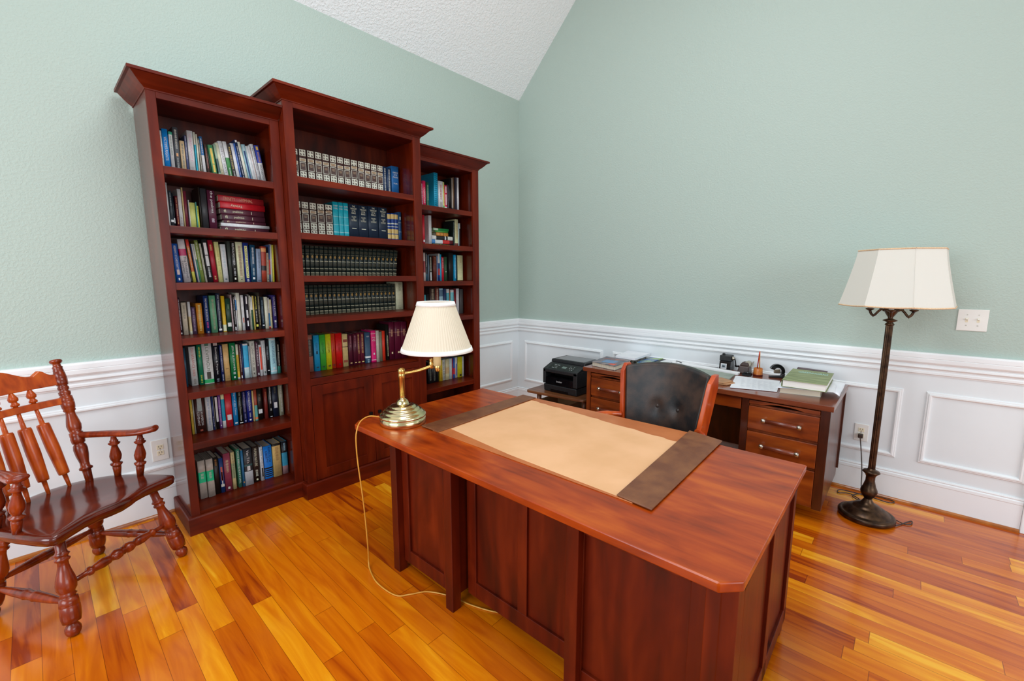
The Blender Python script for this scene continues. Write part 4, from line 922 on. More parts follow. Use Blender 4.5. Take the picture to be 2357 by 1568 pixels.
for key, z, ysp, rows in BOOKS:
    if key[0] != 'M' and key[1] != '7': z = SHZ[int(key[1])-1 if key != 'R5' else 5]
    case = CASE[key[0]]; grp = 'books on the %s shelf of the %s' % (ROW[key], case)
    for i, (x, w, h, lean, color, dec, look) in enumerate(rows):
        d = min(-ysp-.056, rnd.uniform(.135, .18)) if h > .17 else .13
        if dec in ('grid', 'gilt'): d = .18
        if dec == 'spiral': d = .185
        lim = {'L1': .29, 'L2': .26, 'L3': .26, 'L4': .262, 'L5': .268, 'L6': .253, 'L7': .385, 'M1': .39, 'M2': .29, 'M3': .225, 'M4': .228, 'M5': .36, 'R1': .32, 'R2': .26, 'R3': .262, 'R4': .26, 'R5': .25}[key]
        h = min(h, lim)
        soft = w < .017
        last = i == len(rows)-1
        if dec == 'spiral': col = '1c8fb0'
        else: col = color
        lab = '%s, %s from left, %s shelf, %s' % (look, ORD[i], ROW[key], case)
        make_book('book', lab, x, w, h, d, lean, z, ysp+rnd.uniform(-.006, .006) if isinstance(dec, list) else ysp, col, dec, grp, soft)

# books lying flat in two piles
def flat_book(label, x0, x1, z0, z1, yf, d, color, group, letter=None, lcol='e0c8a8', bands=(), skew=0, fl=False):
    t = bpy.data.objects.new('book', None); C.objects.link(t); t.location = ((x0+x1)/2, yf, z0); t.rotation_euler.z = skew; tag(t, label, 'book', group)
    w, th = x1-x0, z1-z0
    mb, bc, bul = cover_mesh(th, w, d, bands, th < .014)
    bmesh.ops.transform(mb.bm, matrix=Matrix(((0, 0, 1, -w/2), (0, 1, 0, 0), (1, 0, 0, 0), (0, 0, 0, 1))), verts=mb.bm.verts)
    o = mb.build('cover', [paint(color, .42)]+[paint(c, .42) for c in bc]); o.parent = t
    tb = min(.0028, th*.22)
    MB().box(-w/2+.003, bul+tb+.0005, tb, w/2-.003, d-.003, th-tb).build('page_block', PAGES).parent = t
    if letter:
        pm = MB(); H_ = th*.5
        for s_, f0, f1 in letter:
            xa, xb = -w/2+f0*w, -w/2+f1*w
            if fl: put_text(pm, s_, (xb, -.0012, th*.5+H_/2), (-1, 0, 0), (0, 0, -1), xb-xa, H_)
            else: put_text(pm, s_, (xa, -.0012, th*.5-H_/2), (1, 0, 0), (0, 0, 1), xb-xa, H_)
        pm.build('spine_print', [paint(lcol, .4)], recalc=False).parent = t
    return t
G2 = 'pile of flat red books'; zz = 1.7973
X0, X1 = -3.048, -2.768
PS = [('psalmno', .27, .5), ('fl', .07, .12), ('1', .69, .7)]
for th, c, lb, le, a, b, lc, f_, sk in (
    (.034, '46202c', 'dark maroon book at the bottom of the flat pile, left bookcase', PS, .0, .97, 'e6c8a0', False, 0),
    (.020, 'c4c8d2', 'silver grey folded booklet in the flat pile of red books', None, .0, .985, 'e6c8a0', False, -.01),
    (.019, '4a1f2c', 'thin maroon book lying just above the silver grey booklet', PS, .06, .92, 'caa888', False, .01),
    (.034, '46202c', 'dark maroon book third from the top of the flat pile', None, .03, .905, 'e6c8a0', False, 0),
    (.034, '4a1f2c', 'dark maroon book directly under the flat bright red one', PS, .01, .89, 'e6c8a0', False, -.01),
    (.038, 'a8121f', 'bright red book second from the top of the flat pile', [('Trinity', .22, .48)], .012, .915, 'e8c0a0', True, .012),
    (.038, '861a20', 'dark red book on top of the flat pile, second shelf', [('TRINITY', .1, .36), ('HYMNAL', .46, .74)], -.012, .9, 'b07a5c', False, 0)):
    flat_book(lb, X0+a*(X1-X0), X0+b*(X1-X0), zz, zz+th, -.245-rnd.uniform(0, .01), .16, c, G2, PS if le is None and th > .03 else le, lc, skew=sk, fl=f_); zz += th+.0006
G3 = 'small flat pile in the right bookcase'; zz = 1.7963
for th, c, lb, le, a, b, bd in (
    (.024, '15161a', 'black book at the bottom of the small flat pile', [('EASY CHORDS', .05, .8)], .0, 1., ()),
    (.034, '2a6aa0', 'blue white and red banded book in the small flat pile', None, .0, 1., [('b', .5, .82, 'b02a28'), ('b', .15, .5, 'b8d4dc'), ('b', .82, 1, '5c1c24')]),
    (.034, '1b1a1c', 'black book with pale end labels in the small flat pile', None, .0, .99, [('b', 0, .2, 'd4dcb8'), ('b', .74, .98, 'cfd8b4'), ('b', .6, .66, 'e6e4da')]),
    (.030, 'c8813a', 'orange patterned book in the small flat pile', None, .2, .76, [('b', .55, .62, '8a4a24'), ('b', .3, .34, '9c5428')]),
    (.015, '3f8a3c', 'thin green book under the topmost one in the small pile', None, .14, .74, ()),
    (.019, '1f7a3f', 'thin green book with a pale end topping the small pile', None, .06, .78, [('b', 0, .3, 'a8c4a4')])):
    flat_book(lb, -1.43+a*.245, -1.43+b*.245, zz, zz+th, -.238-rnd.uniform(0, .008), .15, c, G3, le, 'd8c44a', bd); zz += th+.0006
t = bpy.data.objects.new('wooden_box', None); C.objects.link(t); t.location = (-1.25, -.26, .1175); tag(t, 'brown wooden box on the bottom shelf of the corner bookcase', 'box')
MB().box(-.13, -.1, 0, .13, .1, .2).build('box_body', OAK_Y, t, .004); MB().box(-.133, -.103, .2, .133, .103, .222).build('lid', OAK_Y, t, .004)
mb = MB(); r_ = random.Random(4)
mb.grid(lambda u, v: (-1.2+.13*(u-.5)+r_.uniform(-.006, .006), -.26+.09*(v-.5)+r_.uniform(-.006, .006), .345+.03*math.sin(3.14*u)*math.sin(3.14*v)+r_.uniform(-.007, .007)), 12, 8)
o = mb.build('crumpled_foil', mottled('silver_foil', 'b8bcc0', 'd8dcde', 30, .25, .9)); o.modifiers.new('s', 'SOLIDIFY').thickness = .003
tag(o, 'crumpled silver wrapper on the wooden box, bottom shelf near the corner', 'wrapper')

# ---------------------------------------------------------------- main desk
DP, DR = (-1.6, -1.5, 0), .0117
def dthing(name, label, cat, group=None): return thing(name, label, cat, DP, group, DR, DP)
t = dthing('executive_desk', 'large cherry desk with a polished top in the foreground', 'desk')
x0, x1, y0, y1, zt = -2.79, -1.787, -3.186, -1.251, .74
ch = .048
TOPP = [(x0, y0+ch), (x0+ch, y0), (x1, y0), (x1, y1), (x0+ch, y1), (x0, y1-ch)]
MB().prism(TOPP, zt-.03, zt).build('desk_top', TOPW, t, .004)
TP2 = [(x0+.028, y0+ch+.01), (x0+ch+.01, y0+.028), (x1-.02, y0+.028), (x1-.02, y1-.03), (x0+ch, y1-.03), (x0+.028, y1-ch)]
MB().prism([(-2.72, -3.12), (-1.85, -3.12), (-1.85, -1.62), (-2.72, -1.62)], zt-.055, zt-.03).build('sub_top', CH_Y, t)
XF, XP = -2.745, -2.712           # post face, panel-frame face
ZT = zt-.03
def post(px, py, s=.05): MB().box(px, py, 0, px+s, py+s, ZT).build('post', CH_Z, t, .0025)
# pedestals: posts, framed front panels, chamfered near corner
def framed_front(ya, yb, nm):
    m = MB(); w = .05
    m.box(XP, ya, .055, XP+.022, ya+w, ZT); m.box(XP, yb-w, .055, XP+.022, yb, ZT); m.box(XP, ya+w, .055, XP+.022, yb-w, .125); m.box(XP, ya+w, ZT-.06, XP+.022, yb-w, ZT)
    f = m.build(nm, CH_Z, t, .002)
    sub(MB().box(XP+.013, ya+w, .125, XP+.02, yb-w, ZT-.06), 'inset_panel', CH_Z, f)
framed_front(-1.975, -1.607, 'front_panel')
post(XF, -2.026); post(XF, -1.605)
post(XF, -2.685)
framed_front(-3.095, -2.637, 'front_panel')
MB().prism([(XF, -3.095), (XF, -3.135), (XF+.035, -3.17), (XF+.1, -3.17), (XF+.1, -3.095)], 0, ZT).build('chamfered_post', CH_Z, t, .002)
# inner cheeks and backs of the pedestals
for ya, yb in ((-2.02, -1.56), (-3.165, -2.64)):
    m = MB(); m.box(XP+.022, ya+.008, .06, -1.86, ya+.028, ZT); m.box(XP+.022, yb-.028, .06, -1.86, yb-.008, ZT) if yb < -2 else m.box(XP+.022, yb-.03, .06, -1.86, yb-.01, ZT)
    m.box(-1.87, ya+.028, .06, -1.85, yb-.03, ZT)
    m.build('pedestal_side', CH_Z, t, .001)
    for yy in (ya+.002, yb-.052): post(-1.9, yy)
    for k, (za, zb) in enumerate(((.07, .36), (.37, .53), (.54, .68))):
        d_ = MB().box(-1.85, ya+.055, za, -1.832, yb-.055, zb).build('drawer', CH_Y, t, .002)
        sub(MB().box(-1.832, (ya+yb)/2-.012, (za+zb)/2-.012, -1.812, (ya+yb)/2+.012, (za+zb)/2+.012), 'knob', BLACKM, d_, .002)
# right end: stiles and recessed panels facing the near side
m = MB(); yo = -3.17
for xa, xb in ((-2.645, -2.59), (-2.27, -2.21), (-1.90, -1.85)): m.box(xa, yo, 0.055, xb, yo+.02, ZT)
m.box(-2.645, yo, .055, -1.85, yo+.02, .125); m.box(-2.645, yo, ZT-.06, -1.85, yo+.02, ZT)
f = m.build('end_panel', CH_Z, t, .002)
for xa, xb in ((-2.59, -2.27), (-2.21, -1.90)): sub(MB().box(xa, yo+.012, .125, xb, yo+.018, ZT-.06), 'inset_panel', CH_Z, f)
# recessed modesty panel between the pedestals
m = MB(); xm = -2.655; ya, yb = -2.632, -2.03; w = .05
m.box(xm, ya, .055, xm+.022, ya+.03, ZT); m.box(xm, yb-.055, .055, xm+.022, yb, ZT); m.box(xm, -2.385, .13, xm+.022, -2.335, ZT)
m.box(xm, ya+.03, .055, xm+.022, yb-.055, .13); m.box(xm, ya+.03, ZT-.05, xm+.022, yb-.055, ZT)
f = m.build('modesty_panel', CH_Z, t, .002)
for a_, b_ in ((ya+.03, -2.385), (-2.335, yb-.055)): sub(MB().box(xm+.012, a_, .13, xm+.019, b_, ZT-.05), 'inset_panel', CH_Z, f)

# desk pad, blotter
t = thing('desk_pad', 'large tan leather desk pad with dark brown side rails on the cherry desk', 'desk pad', (-2.15, -2.24, .7403))
ang = .03
def PR(x, y, z): return (x, y, z)
MB().prism([(-2.572, -1.70), (-2.555, -2.80), (-1.715, -2.76), (-1.752, -1.68)], .7403, .7443).build('leather_base', PADT, t, .001)
for nm, q in (('side_rail', [(-2.578, -1.612), (-2.575, -1.752), (-1.752, -1.712), (-1.757, -1.604)]), ('side_rail', [(-2.55, -2.735), (-2.561, -2.872), (-1.738, -2.845), (-1.70, -2.675)])):
    o = MB().prism(q, .7445, .7505).build(nm, PADD, t, .0025)
mb = MB(); r_ = random.Random(8)
edge = [(-2.498, -1.755)]; n = 26
for k in range(n+1):
    f_ = k/n; edge.append((-1.808-(.082)*f_+r_.uniform(-.006, .006), -1.722-1.0*f_))
edge += [(-2.549, -2.74), (-2.545, -2.5), (-2.538, -2.2)]
mb.prism(edge, .7445, .7450)
o = mb.build('blotter_sheet', BLOT); tag(o, 'beige blotter sheet with torn edges lying on the leather desk pad', 'paper')

# ---------------------------------------------------------------- brass swing-arm desk lamp
LX, LY, LZ = -2.60, -1.478, .7403
t = thing('desk_lamp', 'brass swing-arm table lamp with pleated cream shade on the desk corner', 'table lamp', (LX, LY, LZ))
MB().lathe((LX, LY, LZ), [(.117, 0), (.121, .003), (.121, .034), (.117, .0365), (.117, .039), (.1235, .042), (.1235, .047), (.120, .054), (.113, .060), (.106, .063), (.1045, .067), (.101, .0725), (.094, .0765), (.088, .078), (.0865, .082), (.083, .087), (.076, .0905), (.069, .092), (.0675, .096), (.064, .1), (.056, .103), (.047, .1045), (.034, .106), (.032, .110), (.031, .118), (.025, .128), (.017, .134), (.012, .137), (.012, .14)], 56).build('base', BRASS, t)
MB().lathe((LX, LY, LZ), [(.012, .14), (.016, .144), (.012, .148), (.0165, .152), (.0165, .245), (.018, .247), (.018, .268), (.017, .270), (.019, .274), (.019, .292), (.016, .298), (.006, .303), (.001, .304)], 20).build('pole', BRASSD, t)
EX, EY = -2.443, -1.533; SX, SY = -2.432, -1.57
MB().tube([(LX, LY, LZ+.27), ((LX+EX)/2, (LY+EY)/2, LZ+.276), (EX, EY, LZ+.296)], .0088, 10).lathe((EX, EY, LZ), [(.010, .282), (.013, .286), (.013, .318), (.010, .322), (.013, .326), (.013, .334), (.008, .338)], 16).tube([(EX, EY, LZ+.312), (SX, SY, LZ+.30)], .007, 8).build('swing_arm', BRASSD, t)
MB().lathe((SX, SY, LZ), [(.008, .268), (.012, .272), (.015, .282), (.015, .30), (.012, .306)], 16).build('socket_cup', BRASSD, t)
MB().lathe((SX, SY, LZ), [(.021, .303), (.021, .385), (.016, .388)], 20).build('candle_sleeve', mottled('cream_sleeve', 'dcc48c', 'e4d09c', 8, .4), t)
ZB, ZTp, RB, RT = 1.128, 1.386, .190, .096
def shade_ring(mb, z0, r0, z1, r1, n, pleat, mi=0):
    V = []
    for z, r in ((z0, r0), (z1, r1)):
        V.append([mb.bm.verts.new((SX+(r+(pleat if k % 2 else -pleat)*r/.19)*math.cos(2*math.pi*k/n), SY+(r+(pleat if k % 2 else -pleat)*r/.19)*math.sin(2*math.pi*k/n), z)) for k in range(n)])
    mb.mi = mi; mb.sm = False
    for k in range(n): mb.face([V[0][k], V[0][(k+1) % n], V[1][(k+1) % n], V[1][k]])
mb = MB(); shade_ring(mb, ZB, RB, ZTp, RT, 150, .0011); o = mb.build('shade', SHADE, t); md = o.modifiers.new('s', 'SOLIDIFY'); md.thickness = .002; md.offset = -1
for za, ra, zb, rb in ((ZB-.004, RB+.003, ZB+.018, RB-.004), (ZTp-.018, RT+.0085, ZTp+.003, RT+.0015)):
    mb = MB(); shade_ring(mb, za, ra, zb, rb, 64, 0); o2 = mb.build('shade_trim', TRIMW, t)
    for p in o2.data.polygons: p.use_smooth = True
    md = o2.modifiers.new('s', 'SOLIDIFY'); md.thickness = .004; md.offset = 0
mb = MB()
for k in range(3):
    a = 2*math.pi*k/3; mb.tube([(SX, SY, ZTp-.03), (SX+RT*math.cos(a), SY+RT*math.sin(a), ZTp-.004)], .0016, 6)
mb.tube([(SX, SY, LZ+.38), (SX, SY, ZTp-.03)], .003, 6); mb.build('shade_carrier', BRASSD, t)
MB().tube([(-2.69, -1.40, .775), (-2.735, -1.365, .782), (-2.79, -1.372, .768), (-2.822, -1.385, .72), (-2.829, -1.39, .65), (-2.831, -1.402, .56), (-2.832, -1.425, .45), (-2.832, -1.445, .33), (-2.83, -1.455, .2), (-2.826, -1.455, .08), (-2.824, -1.45, .02), (-2.84, -1.49, .004), (-2.868, -1.61, .004), (-2.855, -1.75, .004), (-2.80, -1.80, .004), (-2.735, -1.845, .004), (-2.68, -1.95, .004), (-2.651, -2.067, .004), (-2.6, -2.19, .004), (-2.52, -2.3, .004)], .0036, 8).build('cord', CORD_Y, t)

# ---------------------------------------------------------------- swivel armchair behind the desk
CX, CY = -1.40, -2.395
t = thing('office_chair', 'button-tufted dark leather office chair with cherry wood frame behind the desk', 'chair', (-1.62, CY, 0))
def hw(v): return .222+.055*v                      # half width of the back at height fraction v (z .5 to .97)
def bx(v): return -1.452+.075*v
def crown(u): return .962+.034*(1-abs(u)**2.2)
BUT = [(-.36, .47), (.22, .47)]
def back(u_, v_, off=0):
    u = u_*2-1; v = v_*1.08-.08
    z = .5+(crown(u)-.5)*v_
    y = CY+hw(v)*.92*u
    x = bx(v)+.075*(1-u*u)+off
    if off == 0:
        x -= .012*math.sin(math.pi*v_)**.5*(1-u**4) if v_ < 1 else 0
        for bu, bv in BUT: x += .016*math.exp(-(((u-bu)*1.0)**2+((v_-bv)*1.6)**2)/.018)
    return (x, y, z)
mb = MB(); nu, nv = 36, 30
A = mb.grid(lambda u, v: back(u, v), nu, nv); B = mb.grid(lambda u, v: back(u, v, .05), nu, nv)
mb.sm = True
for i in range(nu): mb.face([A[0][i], A[0][i+1], B[0][i+1], B[0][i]]); mb.face([A[nv][i], A[nv][i+1], B[nv][i+1], B[nv][i]])
for j in range(nv): mb.face([A[j][0], A[j+1][0], B[j+1][0], B[j][0]]); mb.face([A[j][nu], A[j+1][nu], B[j+1][nu], B[j][nu]])
bk = mb.build('backrest', LEATH, t)
for bu, bv in BUT:
    p = back((bu+1)/2, bv); mb = MB(); mb.turned((p[0]-.008, p[1], p[2]), (p[0]+.006, p[1], p[2]), [(0, .002), (.1, .007), (.4, .0115), (.8, .0125), (1, .011)], 16)
    o = sub(mb, 'tuft_button', LEATH, bk)
for sgn in (-1, 1):
    # fanned side frame: flat curved board, rounded at its top
    mb = MB(); n = 14; F = []
    for k in range(n+1):
        v = k/n; z = .40+.575*v; vv = (z-.5)/.47
        y = CY+sgn*(hw(vv)*.93); f0 = bx(vv)-.022; dep = .145 if v < .85 else .145-.10*((v-.85)/.15)**2
        if v > .9: f0 += .05*((v-.9)/.1)**2
        F.append([mb.bm.verts.new(p) for p in ((f0, y, z), (f0+dep, y, z), (f0+dep, y+sgn*.026, z), (f0, y+sgn*.026, z))])
    mb.sm = False
    for k in range(n):
        for j in range(4): mb.face([F[k][j], F[k][(j+1) % 4], F[k+1][(j+1) % 4], F[k+1][j]])
    mb.face(F[0]); mb.face(F[-1])
    mb.build('side_frame', CHAIRW, t, .004)
    ya = CY+sgn*.25
    MB().tube([(-1.455, ya-sgn*.015, .665), (-1.50, ya+sgn*.02, .672), (-1.60, ya+sgn*.07, .676), (-1.70, ya+sgn*.075, .668), (-1.765, ya+sgn*.04, .655)], [.017, .021, .022, .02], 12).tube([(-1.74, ya+sgn*.05, .655), (-1.735, ya+sgn*.03, .56), (-1.69, ya+sgn*.0, .44)], .016, 10).build('armrest', CHAIRW, t)
MB().box(-1.82+.02, CY-.24, .40, -1.40, CY+.24, .49).build('seat', LEATH, t, .03)
MB().box(-1.79, CY-.225, .36, -1.41, CY+.225, .40).build('seat_frame', CHAIRW, t, .004)
MB().lathe((-1.62, CY, 0), [(.045, .10), (.045, .14), (.025, .15), (.025, .34), (.06, .36)], 20).build('column', BLACKM, t)
for k in range(5):
    a = 2*math.pi*k/5+.3; ex, ey = -1.62+.27*math.cos(a), CY+.27*math.sin(a)
    lg = MB().tube([(-1.62, CY, .12), (-1.62+.14*math.cos(a), CY+.14*math.sin(a), .112), (ex, ey, .078)], [.028, .018], 8).build('star_leg', CHAIRW, t)
    sub(MB().turned((ex-.012*math.sin(a), ey+.012*math.cos(a), .0285), (ex+.012*math.sin(a), ey-.012*math.cos(a), .0285), [(0, .024), (.1, .028), (.9, .028), (1, .024)], 16).tube([(ex, ey, .03), (ex, ey, .075)], .008, 8), 'caster', BLACKM, lg)

# ---------------------------------------------------------------- old oak desk along the right wall
t = thing('office_desk', 'old brown double-pedestal desk against the right wall, papers on top', 'desk', (-.4, -2.3, 0))
fx0, fx1, fy0, fy1, fz = -.772, -.036, -3.170, -1.425, .765
MB().box(fx0, fy0, fz-.034, fx1, fy1, fz).build('desk_top', OAK_T, t, .003)
XA = -.745
def leg(xa, ya, yb): MB().box(xa, ya, .09, xa+.05, yb, fz-.034).build('leg_post', OAK_D, t, .002)
for ya, yb in ((-3.155, -3.105), (-2.712, -2.668)): leg(XA, ya, yb)
MB().box(XA, -1.487, .09, XA+.05, -1.45, fz-.034).build('leg_post', OAK_Z, t, .002); MB().box(XA, -1.93, .09, XA+.05, -1.887, fz-.034).build('leg_post', OAK_Z, t, .002)
for ya, yb in ((-3.155, -2.668), (-1.93, -1.45)):
    MB().box(XA+.05, ya+.001, .10, -.06, ya+.02, fz-.034).build('side_panel', OAK_S, t, .001); MB().box(XA+.05, yb-.02, .10, -.06, yb-.002, fz-.034).build('side_panel', OAK_S, t, .001)
    m = MB()
    m.box(-.09, ya+.02, .10, -.075, yb-.02, fz-.034); m.box(XA+.05, ya+.02, .10, -.09, yb-.02, .112)
    m.box(XA+.012, ya+.05, .507, XA+.03, yb-.045, .526); m.box(XA+.012, ya+.05, .334, XA+.03, yb-.045, .352); m.box(XA+.012, ya+.05, .68, XA+.03, yb-.045, .692)
    m.build('pedestal', OAK_Z, t, .001)
    a, b = ya+.0515, yb-.0455
    for z0_, z1_ in ((.527, .679), (.353, .506), (.10, .333)):
        d_ = MB().box(XA-.004, a, z0_, XA+.016, b, z1_).box(XA+.016, a+.012, z0_+.01, -.15, b-.012, z1_-.02).build('drawer', OAK_Y, t, .0025)
        mb = MB(); hy0, hy1 = (a+b)/2-.099, (a+b)/2+.099; hz = z1_-.079
        mb.turned((XA-.030, hy0, hz), (XA-.030, hy1, hz), [(0, .0135), (.5, .0145), (1, .0135)], 14, 0)
        h_ = sub(mb, 'handle', HAND, d_)
        mb = MB()
        for y in (hy0, hy1):
            mb.turned((XA-.030, y-.012, hz), (XA-.030, y+.012, hz), [(0, .0125), (.1, .0155), (.9, .0155), (1, .0125)], 14); mb.turned((XA-.03, y, hz), (XA-.003, y, hz), [(0, .006), (.7, .006), (1, .009)], 10)
        o = sub(mb, 'handle_cap', STEEL, d_)
    # pull-out writing slide with a scooped finger grip
    mb = MB(); n = 24; L_ = b-a
    top_ = []; bot = []
    for k in range(n+1):
        f_ = k/n; s_ = max(0, 1-((f_-.5)/.28)**2) if abs(f_-.5) < .28 else 0
        top_.append((a+L_*f_, .7195)); bot.append((a+L_*f_, .697+.014*s_**.8))
    mb.prism(top_+bot[::-1], XA-.006, XA+.05, lambda a_, b_, d: (d, a_, b_)); mb.build('writing_slide', OAK_Y, t, .0015)
    for px in (-.56, -.2): MB().box(px, (ya+yb)/2-.08, 0, px+.05, (ya+yb)/2+.08, .10).build('foot_block', BLACKM, t)
d_ = MB().box(XA-.002, -2.664, .645, XA+.016, -1.934, .724).box(XA+.016, -2.65, .655, -.2, -1.95, .70).build('drawer', OAK_Y, t, .0025)
MB().box(-.075, -3.165, .155, -.058, -1.43, fz-.034).build('back_panel', OAK_D, t, .001)

DZ_ = fz+.0004
def pile(name, quads, z, th, mat, label, cat, group=None):
    o = MB().prism(quads, z, z+th).build(name, mat); tag(o, label, cat, group); return o
# thick book at the left end
t = thing('book', 'thick dark-covered book lying on the left end of the old desk', 'book', (-.55, -1.55, DZ_))
q = [(-.735, -1.71), (-.686, -1.456), (-.375, -1.42), (-.40, -1.68)]
MB().prism(q, DZ_, DZ_+.002).prism(q, DZ_+.034, DZ_+.037).build('cover', mottled('book_jacket_art', '3a4250', '8a7a78', 16, .3, pos=(.45, .62)), t)
MB().prism([(-.728, -1.703), (-.682, -1.462), (-.383, -1.426), (-.407, -1.674)], DZ_+.0022, DZ_+.0338).build('page_block', PAGES, t)
mb = MB(); put_text(mb, 'THE GLORIOUS', (-.50, -1.45, DZ_+.0374), (.03, -.19, 0), (.045, 0, 0), 1, 1); quad(mb, (-.70, -1.62, DZ_+.0374), (.06, 0, 0), (-.004, -.06, 0), 1); quad(mb, (-.64, -1.52, DZ_+.0374), (.12, .01, 0), (-.01, -.12, 0), 2)
mb.build('cover_print', [paint('b0604c'), paint('c0503c'), paint('5a7898')], t, recalc=False)
# papers and magazines
GP = 'papers scattered on the old desk'
MAGM = mottled('print_dark_cover', '202622', 'a8a89c', 40, .3)
for k, lb in enumerate(('dark patterned magazine at the bottom of the papers pile', 'dark patterned magazine directly under the tall white papers')):
    pile('magazine', [(-.35+.012*k, -1.49), (-.05+.006*k, -1.43), (-.045, -1.65), (-.34-.008*k, -1.69)], DZ_+.0165*k, .016, MAGM, lb+' on the old desk', 'magazine', 'magazines on the old desk')
pile('paper_stack', [(-.362, -1.505), (-.03, -1.455), (-.03, -1.68), (-.372, -1.70)], DZ_+.0335, .018, PAPER, 'tall pile of white papers at the back left of the old desk', 'paper', GP)
pile('magazine', [(-.345, -1.705), (-.035, -1.69), (-.01, -1.80), (-.33, -1.80)], DZ_, .017, mottled('magazine_cover_art', '2c5c90', '8fae50', 9, .25, pos=(.42, .58)), 'glossy blue and green magazine beside the white paper pile', 'magazine', 'magazines on the old desk')
pile('folder', [(-.35, -1.805), (-.03, -1.803), (-.025, -1.83), (-.35, -1.836)], DZ_, .012, PLAS, 'thin black folder edge between the glossy magazine and the white papers', 'folder')
pile('paper_stack', [(-.36, -1.842), (-.05, -1.836), (-.04, -1.92), (-.30, -1.932)], DZ_, .012, PAPER, 'white papers right of the glossy magazine and black folder', 'paper', GP)
pile('envelope', [(-.35, -1.85), (-.09, -1.843), (-.085, -1.905), (-.31, -1.918)], DZ_+.0124, .002, mottled('pale_print', 'd8e0e0', 'eceeee', 30, .6), 'pale printed sheet on top of the papers right of the folder', 'paper', GP)
# grey pad with the white bar device at its back edge
pile('desk_blotter', [(-.50, -1.95), (-.15, -1.935), (-.265, -2.485), (-.45, -2.50)], DZ_, .010, mottled('grey_green_pad', '8f9a90', 'a2ab9e', 10, .5), 'grey-green flat pad behind the office chair on the old desk', 'desk blotter')
t = thing('scanner', 'long white bar-shaped device with a black cable on the old desk', 'scanner', (-.17, -2.2, DZ_))
MB().hexa([(-.135, -1.93, DZ_), (-.09, -1.925, DZ_), (-.20, -2.505, DZ_), (-.248, -2.50, DZ_), (-.133, -1.93, DZ_+.02), (-.092, -1.925, DZ_+.023), (-.202, -2.505, DZ_+.023), (-.246, -2.50, DZ_+.02)]).build('case', mottled('white_plastic', 'eef0f2', 'f6f7f8', 4, .3), t, .004)
MB().tube([(-.13, -2.0, DZ_+.021), (-.165, -2.03, DZ_+.03), (-.16, -1.985, DZ_+.036), (-.09, -1.96, DZ_+.02), (-.06, -2.0, DZ_+.004), (-.065, -2.08, DZ_+.004), (-.085, -2.14, DZ_+.004), (-.07, -2.2, DZ_+.004), (-.08, -2.26, DZ_+.004), (-.06, -2.30, DZ_+.004)], .0028, 6).build('cable', PLASG, t)
# tan folder
mb = MB(); mb.prism([(-.69, -2.28), (-.512, -2.26), (-.50, -2.49), (-.56, -2.57), (-.65, -2.54)], DZ_, DZ_+.012); mb.prism([(-.685, -2.26), (-.515, -2.24), (-.49, -2.46), (-.55, -2.555), (-.655, -2.52)], DZ_+.0122, DZ_+.02)
o = mb.build('leather_folder', mottled('tan_cover_leather', 'a87850', 'bc8a60', 14, .5), None, .003); tag(o, 'tan leather folder with a dark lining right of the office chair', 'folder')
# loose sheets
pile('paper_sheet', [(-.47, -2.53), (-.27, -2.50), (-.25, -2.60), (-.53, -2.62)], DZ_+.0001, .002, PAPER, 'white sheet between the tan folder and the handwritten sheets', 'paper', GP)
t = thing('paper_stack', 'white sheets covered in handwriting at the front of the old desk', 'paper', (-.5, -2.7, DZ_))
MB().prism([(-.70, -2.575), (-.30, -2.50), (-.255, -2.79), (-.61, -2.842)], DZ_+.0024, DZ_+.006).build('sheets', PAPER, t)
mb = MB(); r_ = random.Random(5)
for k in range(11):
    x = -.36-.026*k; y = -2.56-.012*k*.5; 
    for j in range(6):
        w_ = r_.uniform(.012, .034); quad(mb, (x, y-.036*j, DZ_+.0064), (.0022, 0, 0), (.0, -w_, 0), 0)
mb.build('handwriting', paint('7c8090'), t, recalc=False)
# clip
mb = MB(); mb.tube([(-.20, -2.535, DZ_+.02), (-.225, -2.56, DZ_+.026), (-.20, -2.585, DZ_+.02), (-.175, -2.555, DZ_+.022), (-.20, -2.535, DZ_+.02)], .007, 8)
mb.box(-.235, -2.59, DZ_+.0065, -.19, -2.525, DZ_+.02)
tag(mb.build('glasses_case', PLASG, None, .003), 'small black clip lying at the end of the white bar device', 'clip').name = 'binder_clip'
# crank pencil sharpener
sx, sy = -.062, -2.362
t = thing('pencil_sharpener', 'black desktop pencil sharpener with a crank at the back of the old desk', 'pencil sharpener', (sx, sy, DZ_))
mb = MB(); mb.hexa([(sx-.05, sy-.043, DZ_), (sx+.05, sy-.043, DZ_), (sx+.05, sy+.043, DZ_), (sx-.05, sy+.043, DZ_), (sx-.045, sy-.043, DZ_+.075), (sx+.045, sy-.043, DZ_+.075), (sx+.045, sy+.043, DZ_+.075), (sx-.045, sy+.043, DZ_+.075)]); mb.build('shavings_bin', PLASG, t, .004)
mb = MB(); mb.box(sx-.043, sy-.04, DZ_+.076, sx+.043, sy+.045, DZ_+.122); mb.turned((sx-.02, sy+.02, DZ_+.122), (sx-.02, sy+.02, DZ_+.14), [(0, .012), (.6, .012), (1, .006)], 10); mb.build('housing', PLAS, t, .006)
mb = MB(); mb.turned((sx-.01, sy-.04, DZ_+.10), (sx-.01, sy-.062, DZ_+.10), [(0, .016), (.7, .015), (1, .009)], 16); mb.build('crank_hub', STEEL, t)
MB().tube([(sx-.01, sy-.06, DZ_+.10), (sx-.02, sy-.07, DZ_+.085), (sx-.03, sy-.078, DZ_+.05)], .005, 8).turned((sx-.03, sy-.072, DZ_+.045), (sx-.034, sy-.108, DZ_+.045), [(0, .006), (.3, .009), (1, .009)], 12).build('crank', PLASG, t)
